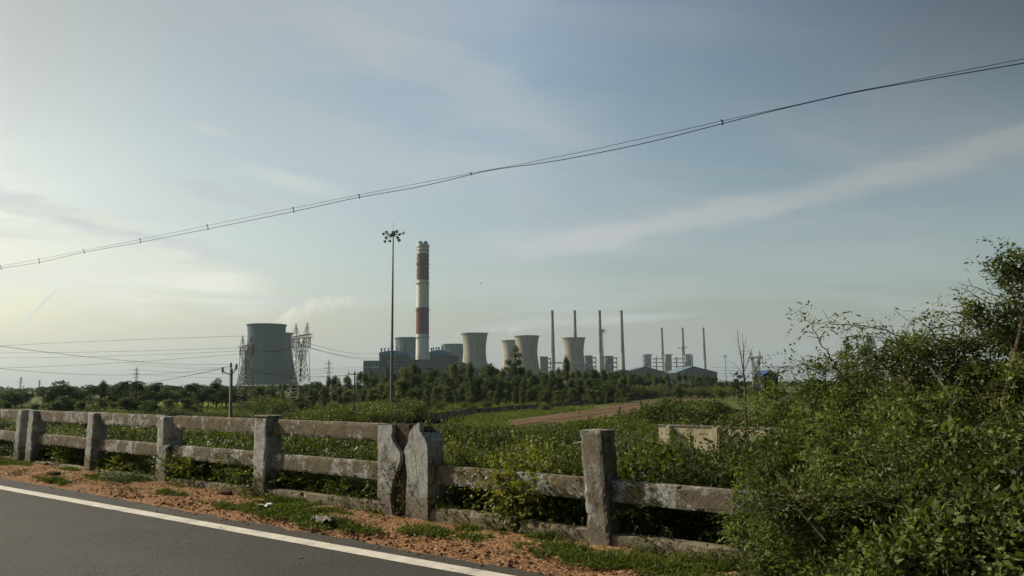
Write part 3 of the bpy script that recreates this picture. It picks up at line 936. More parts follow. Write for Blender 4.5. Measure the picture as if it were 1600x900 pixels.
def shrub_meshes(seed, R=1.0, H=1.1, n=900, leaf=.055, wd=.03, lobes=9):
    """unit shrub: foliage mesh and stem mesh, base at the origin"""
    rng = np.random.default_rng(seed)
    C = []
    for i in range(lobes):
        a = rng.uniform(0, 6.28); q = rng.uniform(.15, .75) * R
        C.append((q * math.cos(a), q * math.sin(a), rng.uniform(.25, .8) * H, rng.uniform(.28, .45) * R))
    O = []; T = []
    for cx, cy, cz, cr in C:
        k = int(n / lobes)
        d = unit(rng.normal(size=(k, 3)) + np.array([0, 0, .25])); rr = cr * rng.uniform(.45, 1.08, (k, 1))
        O.append(np.array([cx, cy, cz]) + d * rr); T.append(d + rng.normal(size=(k, 3)) * .5 + np.array([0, 0, .25]))
    # skirt towards the ground
    k = int(n * .35); a = rng.uniform(0, 6.28, k); q = R * np.sqrt(rng.random(k)) * .95
    O.append(np.stack([q * np.cos(a), q * np.sin(a), rng.uniform(-.05, .35, k) * H], 1)); T.append(rng.normal(size=(k, 3)) + np.array([0, 0, .5]))
    O = np.concatenate(O); T = np.concatenate(T)
    Q = sprays(O, T, 9, leaf * .55, leaf, wd, rng)
    stems = MB()
    for cx, cy, cz, cr in C:
        stems.tube([(cx * .1, cy * .1, -.15), (cx * .5 + .05, cy * .5, cz * .45), (cx, cy, cz + cr * .5)], [.018, .012, .005], 5)
    for i in range(14):
        d = unit(rng.normal(size=3) + np.array([0, 0, 1.0])); c = C[rng.integers(len(C))]
        p = np.array(c[:3]); stems.tube([p, p + d * c[3] * 1.1, p + d * c[3] * 1.45 + np.array([.05, 0, -.03])], [.007, .004, .002], 4)
    return Q, stems


def make_protos():
    pr = {}
    defs = {'shrub': [(s, 1.0, 1.1, 1150, .05, .027, 10, 'shrub') for s in (101, 102, 103)], 'vine': [(s, 1.0, .95, 700, .075, .055, 9, 'vine') for s in (111, 112)],
            'pale': [(121, .8, 1.2, 600, .06, .03, 8, 'pale')]}
    for k, lst in defs.items():
        for i, (seed, R, H, n, lf, wd, lb, mt) in enumerate(lst):
            Q, st = shrub_meshes(seed, R, H, n, lf, wd, lb)
            me = quads_mesh('foliage', Q); me.materials.append(M[mt])
            so_ = st.build('stems', M['twig']); pr[(k, i)] = (me, so_.data); bpy.data.objects.remove(so_)
    return pr


PR = make_protos()


def place_shrub(kind, i, x, y, z, sx, sz, rz, label, group, cat='shrub', name='shrub'):
    r = thing(name, (x, y, z), label, cat, group, rz); r.scale = (sx, sx, sz)
    me, st = PR[(kind, i)]
    for nm, d in (('foliage', me), ('stems', st)):
        o = bpy.data.objects.new(nm, d); COL.objects.link(o); o.parent = r
    return r


def proj(x, y, z):
    v = np.array([x, y, z]) - CAM; d = v @ FWD
    return 800 + F_PX * (v @ RT) / d, 450 - F_PX * (v @ UP) / d


_TOPX = [-200, 300, 420, 640, 690, 720, 780, 850, 900, 935, 965, 1010, 1040, 1090, 1130, 1180, 1215, 1260, 1400, 1700]
_TOPY = [655, 658, 664, 664, 656, 664, 678, 684, 690, 684, 672, 676, 680, 684, 688, 690, 680, 668, 650, 640]


def sect(px):
    if px < 230: return 'behind the railing, left of the broken edged post'
    if px < 400: return 'behind the railing, broken edged post to capped post'
    if px < 610: return 'behind the railing, capped post to split posts'
    if px < 900: return 'behind the railing, split posts to leaning post'
    return 'behind the railing, right of the leaning post'


def near_shrubs():
    rng = np.random.default_rng(21)
    rows = [(.55, .9, .62, 0, .95), (1.5, 1.3, .95, .5, .8), (2.9, 1.6, 1.1, .2, .62), (4.8, 2.0, 1.35, .7, .45), (7.5, 2.6, 1.7, .4, .3), (11, 3.4, 2.1, .9, .15), (16, 4.4, 2.5, .1, .0), (23, 6, 3, .6, 0.0), (32, 8, 3.6, .2, 0), (44, 9, 4.2, 2, 0), (60, 11, 4.8, 5, 0)]
    for ri, (u0, ds, R, ph, vf) in enumerate(rows):
        s = -4 - u0 * 1.2 + ph
        smax = 21 + u0 * 2.2
        while s < smax:
            ss = s + rng.uniform(-.2, .2) * ds; u = u0 + rng.uniform(-.25, .3) * (ds if ri else .25)
            p = W(ss, u); z0 = terr(p[0], p[1]); px, _ = proj(p[0], p[1], z0)
            s += ds
            if px < -160 or px > 1720: continue
            Ty = np.interp(px, _TOPX, _TOPY)
            dpt = p[1]
            ztop = 1.6 - (Ty - 600) / F_PX * dpt
            if ri <= 1: ztop = min(ztop, .6 + .42 * rng.random() if px < 620 else .9 + .55 * rng.random())
            ztop -= rng.uniform(0, .4) ** 1.3 * (1 + u0 * .16)
            if px > 1000 and u0 > 6: ztop -= .2
            h = ztop - z0
            if h < .35: continue
            h = min(h, R * 2.6)
            kind = 'vine' if rng.random() < (.55 if ri < 2 else .3) else 'shrub'
            if rng.random() < .05: kind = 'pale'
            i = rng.integers(3 if kind == 'shrub' else 2 if kind == 'vine' else 1)
            sc = R * rng.uniform(.85, 1.15)
            near = 'close' if ri < 3 else 'farther off'
            word = {'shrub': 'small leaved shrub', 'vine': 'broad leaved shrub', 'pale': 'grey green shrub'}[kind]
            place_shrub(kind, i, p[0], p[1], z0 - .05, sc, h / 1.25, rng.uniform(0, 6.28), f'{word}, {near} {sect(px)}', f'{kind} shrubs {near} {sect(px)}')


near_shrubs()

# ------------------------------------------------------------------ boundary wall beyond the bank
def far_wood():
    rng = np.random.default_rng(61); N = 26000
    px = rng.uniform(-200, 1800, N); Z = rng.uniform(620, 1150, N)
    P = []
    for a, z in zip(px, Z):
        h = 5.2 + 2.6 * mnoise.noise(Vector((a * .05, z * .004, 0))) + 2.0 * mnoise.noise(Vector((a * .21, z * .01, 3)))
        v = ray(a, 600); q = CAM + v * (z / v[1]); P.append((q[0], q[1], -5 + h * rng.random() ** .6))
    P = np.array(P); T = rng.normal(size=(N, 3))
    tag(link('far_wood', quads_mesh('far_wood', leaf_quads(P, T, rng.uniform(1.2, 2.8, N), 1.8, rng)), M['palm']), 'far-off dark wood closing the plain along the horizon', 'wood', kind='stuff')


far_wood()


def boundary_wall():
    mid = at(1130, 668, 56); U = su(mid[0], mid[1])[1]
    def on(px, py):
        v = ray(px, py); return CAM + v * ((D0 + U) / (v[:2] @ NV))
    a, b = on(1030, 666), on(1420, 674)
    org = np.array([a[0], a[1], -5.0])
    r = thing('boundary_wall', org, 'low cream plastered boundary wall with pilasters, half hidden by bushes down the bank', 'wall')
    t = (b - a)[:2]; L = np.linalg.norm(t); t = t / L; n = np.array([-t[1], t[0]])
    ax = [(t[0], t[1], 0), (n[0], n[1], 0), (0, 0, 1)]
    top = mid[2]; h = top + 5.2
    c = (a[:2] + b[:2]) / 2
    MB().box((c[0], c[1], -5.2 + h / 2), (L, .22, h), ax).build('wall_panel', M['cream'], r, org)
    MB().box((c[0], c[1], top + .05), (L + .2, .34, .08), ax).build('coping', M['poleconc'], r, org)
    for px in (1047, 1121, 1203, 1296, 1400):
        q = on(px, 668); p = q[:2] - NV * .32
        MB().box((p[0], p[1], -5.2 + h / 2 + .02), (.36, .42, h), ax).build('pilaster', M['cream'], r, org)


boundary_wall()

# ------------------------------------------------------------------ the big thorn bush
def thorn_bush():
    rng = np.random.default_rng(31)
    blobs = [(1255, 640, 8.4, .40), (1320, 628, 8.2, .42), (1395, 618, 8.0, .46), (1470, 610, 7.8, .50), (1545, 602, 7.6, .46), (1625, 590, 7.6, .5), (1700, 560, 7.8, .6),
             (1588, 418, 7.0, .13), (1605, 470, 7.1, .2), (1560, 505, 7.3, .26), (1610, 530, 7.4, .32), (1500, 535, 7.5, .22), (1435, 545, 7.6, .22), (1370, 560, 7.8, .2), (1235, 695, 8.0, .26), (1290, 700, 7.7, .50), (1370, 690, 7.4, .54), (1460, 680, 7.2, .58), (1555, 670, 7.0, .62), (1650, 660, 7.0, .7),
             (1230, 760, 7.2, .34), (1320, 765, 7.0, .48), (1410, 755, 6.7, .55), (1510, 750, 6.4, .6), (1610, 740, 6.3, .62),
             (1212, 788, 5.9, .12), (1255, 795, 5.9, .19), (1310, 790, 5.85, .23), (1370, 792, 5.8, .24), (1430, 800, 5.7, .22), (1188, 800, 6.9, .15), (1185, 850, 6.6, .18), (1200, 770, 7.0, .2), (1205, 870, 6.2, .18), (1215, 825, 6.7, .27), (1290, 835, 6.3, .40), (1370, 835, 6.1, .45), (1460, 830, 5.9, .5), (1560, 820, 5.8, .52), (1650, 810, 5.8, .55),
             (1235, 890, 5.9, .24), (1310, 905, 5.7, .34), (1420, 910, 5.5, .4), (1520, 910, 5.4, .42), (1620, 900, 5.4, .45)]
    O = []; T = []
    base = W(.3, 1.3, -.3)
    br = MB(); C = []
    for px, py, Z, r in blobs:
        c = at(px, py, Z); C.append(c)
        nc = int((150 if py > 575 else 95) * r * r) + 4
        dd = unit(rng.normal(size=(nc, 3))); cc = c + dd * r * rng.uniform(.35, 1.15, (nc, 1)) * np.array([1.15, 1.1, .9])
        for q in cc:
            k = int(rng.integers(12, 34)); rr = rng.uniform(.05, .14)
            d = unit(rng.normal(size=(k, 3))); O.append(q + d * rr * rng.random((k, 1)) ** .5 * np.array([1.5, 1.3, .6]))
            flow = unit((rng.normal(size=3) * .6 + np.array([-.9, -.2, .1]))[None])[0]
            T.append(d * .45 + flow + rng.normal(size=(k, 3)) * .35)
            br.tube([c + (q - c) * .25, (c + q) / 2 + rng.normal(size=3) * .04, q + flow * .08], [.007, .005, .002], 3, False)
        root = base + np.array([(c[0] - base[0]) * .25, (c[1] - base[1]) * .2, 0])
        mid = (root * .45 + c * .55) + np.array([.12 * rng.normal(), .12 * rng.normal(), .25])
        br.tube([root, mid, c, c + np.array([-.35, -.05, .12]) * r * 2], [.035, .022, .012, .004], 6)
    for _ in range(90):
        c = C[4 + rng.integers(len(C) - 4)]
        if c[2] > 1.5: continue
        c = c + 0; o = c + unit((rng.normal(size=3) + np.array([-.3, -1.1, 0]))[None])[0] * rng.uniform(.25, .5); d = unit((np.array([-.8, 0, .25]) + rng.normal(size=3) * .5)[None])[0]
        m_ = o + d * rng.uniform(.1, .3); br.tube([o, m_, m_ + unit((d + rng.normal(size=3) * .4)[None])[0] * .2], [.005, .003, .0012], 4, False)
    # long arching shoots against the sky
    shoots = [([(1256, 501), (1272, 505), (1300, 504), (1350, 510), (1385, 516), (1430, 535), (1475, 560), (1520, 590)], 7.6, .010, 1.0, .62),
              ([(1268, 510), (1276, 527), (1290, 548), (1302, 566), (1318, 590), (1345, 615)], 7.7, .014, .6, .45),
              ([(1414, 499), (1450, 497), (1480, 490), (1510, 486), (1545, 492), (1590, 510)], 7.3, .009, .9, .62),
              ([(1500, 443), (1525, 449), (1550, 460), (1575, 468), (1610, 478), (1650, 500)], 7.2, .010, .8, .60),
              ([(1502, 450), (1530, 466), (1560, 478), (1590, 486), (1630, 510)], 7.25, .012, .25, .4),
              ([(1561, 398), (1572, 392), (1588, 398), (1602, 412), (1625, 440), (1650, 480)], 7.0, .010, 1.6, .8),
              ([(1562, 440), (1580, 432), (1600, 428), (1630, 440)], 7.0, .008, 1.2, .7),
              ([(1572, 447), (1585, 463), (1600, 480), (1620, 505)], 7.1, .009, .7, .6),
              ([(1330, 530), (1350, 525), (1385, 530), (1430, 550), (1470, 575)], 7.9, .009, 1.3, .8),
              ([(1322, 530), (1350, 540), (1380, 545), (1420, 556)], 7.8, .008, .8, .6),
              ([(1500, 478), (1530, 480), (1560, 490), (1600, 505)], 7.2, .009, .9, .7),
              ([(1450, 515), (1480, 508), (1520, 505), (1570, 520), (1610, 540)], 7.4, .010, 1.0, .8),
              ([(1400, 540), (1430, 527), (1470, 522), (1520, 530), (1570, 550)], 7.5, .010, 1.1, .8),
              ([(1240, 560), (1252, 567), (1262, 576), (1290, 590)], 8.3, .008, .0, .3),
              ([(1270, 575), (1300, 562), (1330, 556), (1370, 565)], 8.1, .008, .9, .6),
              ([(1195, 590), (1225, 573), (1260, 570), (1300, 580)], 8.4, .008, 1.8, 1.0),
              ([(1120, 592), (1150, 598), (1180, 608), (1215, 622), (1260, 640)], 8.3, .009, .5, .5),
              ([(1170, 640), (1200, 622), (1240, 615)], 8.2, .007, 1.4, .8),
              ([(1060, 682), (1090, 660), (1130, 645), (1180, 640), (1230, 650)], 8.4, .008, .9, .7),
              ([(1160, 720), (1190, 700), (1230, 700)], 8.0, .006, 1.6, .9)]
    Os = []; Ts = []
    for pts, Z, rad, dens, spread in shoots:
        P = [at(px, py, Z + .25 * i / len(pts)) for i, (px, py) in enumerate(pts)]
        # refine with small kinks
        Pf = []
        for i in range(len(P) - 1):
            for k in range(3): Pf.append(P[i] + (P[i + 1] - P[i]) * k / 3 + rng.normal(size=3) * .008)
        Pf.append(P[-1]); n = len(Pf)
        br.tube(Pf, [rad * .85 * (.25 + .75 * i / n) for i in range(n)], 5)
        if dens > 0:
            for i in range(n - 1):
                seg = Pf[i] - Pf[i + 1]; L = np.linalg.norm(seg); back = seg / L
                m_ = max(1, int(L / .034 * dens ** .5))
                for q in range(m_):
                    a = Pf[i + 1] + seg * (q + rng.random()) / m_
                    if rng.random() < .25: continue
                    perp = unit((np.cross(back, [0, 1, 0]) * (1 if rng.random() < .6 else -1) + rng.normal(size=3) * .35)[None])[0]
                    d = unit((back * .8 + perp * .65 + rng.normal(size=3) * .12)[None])[0]; l = rng.uniform(.05, .11) * (1 + .8 * (rng.random() < .2 * dens))
                    br.tube([a, a + d * l], [.003, .0015], 3, False)
                    for w in range(5):
                        Os.append(a + d * l * (.15 + .17 * w)); Ts.append(d + perp * rng.uniform(-.5, .5))
            if dens >= .9:
                for i in range(1, n, 2):
                    back = unit((Pf[i - 1] - Pf[i])[None])[0]; k = int(6 * dens)
                    dd = back * .9 + rng.normal(size=(k, 3)) * spread * .6; O.append(Pf[i] + rng.normal(size=(k, 3)) * .07); T.append(dd)
    O = np.concatenate(O); T = np.concatenate(T)
    Q = np.concatenate([sprays(O, T, 7, .026, .050, .019, rng, .15), leaf_quads(np.array(Os), np.array(Ts), rng.uniform(.016, .034, len(Os)), rng.uniform(.006, .010, len(Os)), rng)])
    loc = base
    r = thing('thorn_bush', loc, 'large sprawling thorn bush with long arching shoots covering the right end of the railing', 'bush')
    br.build('branches', M['twig'], r, loc, recalc=False)
    link('foliage', quads_mesh('foliage', Q - loc), M['acacia'], r)
    # broad leaved climber in front of it
    B = [(1530, 815, 5.3, .20), (1460, 860, 5.2, .22), (1400, 885, 5.3, .20), (1560, 880, 5.1, .24), (1320, 870, 5.7, .16), (1620, 850, 5.2, .22), (1270, 860, 6.1, .10), (1490, 690, 6.2, .10)]
    O = []; T = []; st = MB(); root = W(.9, -.25, .02)
    for px, py, Z, rr in B:
        c = at(px, py, Z); n = int(900 * rr * rr * 4.5)
        d = unit(rng.normal(size=(n, 3))); O.append(c + d * rr * rng.uniform(.3, 1.1, (n, 1))); T.append(d * .6 + rng.normal(size=(n, 3)) * .5 + np.array([-.2, -.2, -.1]))
        st.tube([root, (root + c) / 2 + np.array([0, 0, .1]), c], [.012, .007, .003], 5)
    O = np.concatenate(O); T = np.concatenate(T)
    Q = sprays(O, T, 5, .035, .06, .036, rng, .3)
    r = thing('creeper', root, 'bright broad leaved creeper tumbling over the front of the thorn bush', 'creeper')
    st.build('stems', M['twig'], r, root, recalc=False)
    link('foliage', quads_mesh('foliage', Q - root), M['acacia'], r)


thorn_bush()


def ground_cover():
    """creepers and weeds filling the bank between the shrubs"""
    rng = np.random.default_rng(41); N = 26000
    u = rng.uniform(.25, 1, N) ** 1.0; u = .3 + 22 * (rng.random(N) ** 1.7); s = rng.uniform(-10, 34, N)
    P = np.array([(*(W(a, b)[:2]), 0) for a, b in zip(s, u)])
    P[:, 2] = [terr(x, y) for x, y in P[:, :2]]
    P[:, 2] += rng.random(N) ** 2 * (.15 + .05 * u)
    T = rng.normal(size=(N, 3)) * .6 + np.array([0, 0, 1.0])
    sc = 1 + u * .12
    Q = []
    for i in range(6):
        o = P + T * .02 * i * sc[:, None]
        Q.append(leaf_quads(o, rng.normal(size=(N, 3)) + np.array([0, 0, .4]), .07 * sc, .045 * sc, rng))
    tag(link('ground_cover', quads_mesh('ground_cover', np.concatenate(Q)), M['shrub']), 'low tangle of weeds and creepers covering the bank below the shrubs', 'undergrowth', kind='stuff')
    # small white-green seedlings at the kerb
    for k, (px, py) in enumerate([(487, 762), (515, 772), (560, 778), (700, 795), (748, 797), (773, 806), (808, 808), (985, 835)]):
        s_, z_ = fpl(px, py, .28); p = W(s_, .27, .12)
        me, st = PR[('pale', 0)]
        wh = ['left of', 'second left of', 'third left of'][0]
        labs = ['grey green seedling behind the kerb, nearest the capped post', 'grey green seedling behind the kerb, second from the capped post', 'grey green seedling behind the kerb just left of the split posts',
                'grey green seedling at the kerb just right of the split posts', 'grey green seedling over the kerb, second right of the split posts', 'grey green seedling over the kerb above the brown clod', 'grey green seedling over the kerb above the dark reddish clod', 'pale green seedling right of the leaning post foot']
        r2 = thing('seedling', p, labs[k], 'seedling', 'grey green seedlings along the kerb', k * 1.3)
        rg = np.random.default_rng(60 + k); n = 9
        T = rg.normal(size=(n, 3)) * .8 + np.array([0, 0, .9]); T = unit(T); O = T * rg.uniform(.02, .1, (n, 1)) + np.array([0, 0, .03])
        Q = leaf_quads(O, T + rg.normal(size=(n, 3)) * .3, rg.uniform(.06, .09, n), rg.uniform(.03, .045, n), rg, .15, .25)
        link('leaves', quads_mesh('leaves', Q), M['pale'], r2)
        sb = MB()
        for o_, t_ in zip(O, T): sb.tube([(0, 0, -.05), o_], .003, 4)
        sb.build('stems', M['twig'], r2, recalc=False)


ground_cover()

# ------------------------------------------------------------------ trees
def blob_cloud(C, n, size, rng, droop=0.0, flat=.8, inner=.35):
    O = []; T = []
    tot = sum(c[3] ** 2 for c in C)
    for cx, cy, cz, cr in C:
        k = max(8, int(n * cr ** 2 / tot)); d = unit(rng.normal(size=(k, 3)) + np.array([0, 0, .15]))
        O.append(np.array([cx, cy, cz]) + d * cr * rng.uniform(inner, 1.08, (k, 1)) * np.array([1, 1, flat])); T.append(d * .7 + rng.normal(size=(k, 3)) * .7 + np.array([0, 0, -droop]))
    O = np.concatenate(O); T = np.concatenate(T); N = len(O)
    return leaf_quads(O, T, size * rng.uniform(.6, 1.35, N), size * .62 * rng.uniform(.6, 1.3, N), rng)


def tree_proto(kind, seed):
    rng = np.random.default_rng(seed); tb = MB(); C = []
    if kind == 'broad':            # 9 m
        for i in range(15):
            a = rng.uniform(0, 6.28); q = rng.uniform(.3, 3.1); z = rng.uniform(2.8, 7.6) - q * .35
            C.append((q * math.cos(a), q * math.sin(a), z, rng.uniform(.8, 1.6)))
        C.append((0, 0, 7.6, 1.3))
        tb.tube([(0, 0, -.5), (.1, .05, 1.5), (-.1, .1, 3.5), (.1, 0, 6.5)], [.28, .2, .14, .05], 7)
        for c in C: tb.tube([(0, 0, min(3.2, c[2] * .5)), (c[0] * .5, c[1] * .5, c[2] * .75), c[:3]], [.1, .06, .02], 5)
        Q = blob_cloud(C, 3600, .42, rng)
    elif kind == 'euca':           # 12 m, narrow, hanging leaves
        ztop = 12
        for i in range(36):
            z = rng.uniform(1.0, 11.3); rad = np.interp(z, [1.0, 3.5, 8, 11.5], [1.3, 1.7, 1.2, .3]); a = rng.uniform(0, 6.28); q = rad * rng.uniform(.2, 1)
            C.append((q * math.cos(a), q * math.sin(a), z, rng.uniform(.55, 1.05)))
        C.append((.1, 0, 11.5, .5))
        tb.tube([(0, 0, -.5), (.1, 0, 4), (-.1, .1, 8), (.1, 0, 11.8)], [.16, .12, .08, .02], 6)
        for c in C: tb.tube([(0, 0, max(.8, c[2] - 1.6)), c[:3]], [.05, .015], 4)
        Q = blob_cloud(C, 4600, .34, rng, .9, 1.25, .2)
    elif kind == 'young':          # 5 m sapling
        for i in range(9):
            z = rng.uniform(.8, 4.4); rad = np.interp(z, [.8, 2, 4.6], [.8, 1.1, .25]); a = rng.uniform(0, 6.28); q = rad * rng.uniform(0, 1)
            C.append((q * math.cos(a), q * math.sin(a), z, rng.uniform(.4, .75)))
        tb.tube([(0, 0, -.4), (0, .05, 2.5), (.05, 0, 4.8)], [.07, .05, .015], 5)
        Q = blob_cloud(C, 1500, .26, rng, .5, 1.1, .2)
    elif kind == 'cone':           # 15 m feathery conical tree
        for i in range(34):
            z = rng.uniform(2, 14.2); rad = np.interp(z, [2, 6, 11, 14.8], [2.2, 2.4, 1.5, .2]); a = rng.uniform(0, 6.28); q = rad * rng.uniform(.3, 1)
            C.append((q * math.cos(a), q * math.sin(a), z, rng.uniform(.5, .95)))
        C.append((0, 0, 14.5, .5))
        tb.tube([(0, 0, -.5), (.1, 0, 6), (0, 0, 14.6)], [.25, .16, .03], 7)
        for c in C: tb.tube([(0, 0, max(1, c[2] - .9)), c[:3]], [.05, .015], 4)
        Q = blob_cloud(C, 6500, .30, rng, -.4, 1.0, .25)
    elif kind == 'bush':           # 2.4 m wide mound
        for i in range(10):
            a = rng.uniform(0, 6.28); q = rng.uniform(0, 1.3)
            C.append((q * math.cos(a), q * math.sin(a), rng.uniform(.3, 1.4), rng.uniform(.45, .85)))
        tb.tube([(0, 0, -.3), (.05, 0, .8), (.1, .1, 1.6)], [.06, .04, .02], 5)
        Q = blob_cloud(C, 4200, .11, rng)
    elif kind == 'palm':           # 10 m
        pts = [(0, 0, -.5), (.2, 0, 3), (.35, .1, 6), (.3, .1, 8.6)]
        tb.tube(pts, [.2, .15, .13, .12], 7)
        top = np.array([.3, .1, 8.6]); Qs = []
        for i in range(24):
            a = i * 2.399 + rng.uniform(-.2, .2); el = rng.uniform(-.35, 1.25); L = rng.uniform(2.5, 3.3)
            n = 13; P = top.copy(); hd = np.array([math.cos(a), math.sin(a), 0]); ang = el
            for k in range(n):
                t_ = hd * math.cos(ang) + np.array([0, 0, math.sin(ang)]); P2 = P + t_ * L / n; ang -= .11 + .03 * k * .5
                sd_ = np.array([-hd[1], hd[0], 0])
                for sg in (-1, 1):
                    ll = .75 * math.sin(math.pi * (k + 1.5) / (n + 2)) + .12
                    Qs.append(leaf_quads(P[None], (sd_ * sg + t_ * .5 - np.array([0, 0, .55]))[None], ll, .16, rng)[0])
                    Qs.append(leaf_quads(((P + P2) / 2)[None], (sd_ * sg + t_ * .6 - np.array([0, 0, .4]))[None], ll, .16, rng)[0])
                P = P2
        Q = np.array(Qs)
    mt = {'broad': 'tree', 'euca': 'euca', 'young': 'euca', 'cone': 'tree', 'bush': 'scrub', 'palm': 'palm'}[kind]
    me = quads_mesh('crown', Q); me.materials.append(M[mt])
    t_ = tb.build('trunk', M['palebark' if kind in ('euca', 'young') else 'bark']); td = t_.data; bpy.data.objects.remove(t_)
    return me, td


TP = {k: [tree_proto(k, 200 + 17 * i + hash_) for i in range(n)] for k, n, hash_ in (('broad', 4, 1), ('euca', 4, 2), ('young', 2, 3), ('cone', 1, 4), ('bush', 3, 5), ('palm', 2, 6))}
HT = {'broad': 8.9, 'euca': 12.2, 'young': 5.0, 'cone': 15.2, 'bush': 2.1, 'palm': 10.6}
NAMES = {'broad': 'broadleaf_tree', 'euca': 'eucalyptus_tree', 'young': 'young_tree', 'cone': 'conical_tree', 'bush': 'bush', 'palm': 'palm_tree'}


def place_tree(kind, px, ytop, Z, label, group, rng, wide=1.0):
    p = at(px, ytop, Z); g = terr(p[0], p[1]); h = p[2] - g
    if h < .5: return
    sz = h / HT[kind]; sx = sz * wide * rng.uniform(.9, 1.15)
    r = thing(NAMES[kind], (p[0], p[1], g), label, 'bush' if kind == 'bush' else 'tree', group, rng.uniform(0, 6.28)); r.scale = (sx, sx, sz)
    me, td = TP[kind][rng.integers(len(TP[kind]))]
    for nm, d in (('crown', me), ('trunk', td)):
        o = bpy.data.objects.new(nm, d); COL.objects.link(o); o.parent = r
    return r


def zone(px):
    for lim, tx in ((90, 'at the far left end of the horizon'), (200, 'on the horizon left of the small far pylon'), (350, 'between small far pylon and forked concrete pole'), (470, 'at the foot of the wide cooling towers'),
                    (610, 'right lattice pylon to tall floodlight mast'), (720, 'before the striped chimney and blue roofed hall'), (860, 'in front of the waisted cooling towers'),
                    (945, 'before the lone waisted tower and four chimneys'), (1125, 'in front of the dark gabled sheds')):
        if px < lim: return tx
    return 'near the far portal pylon at the right'


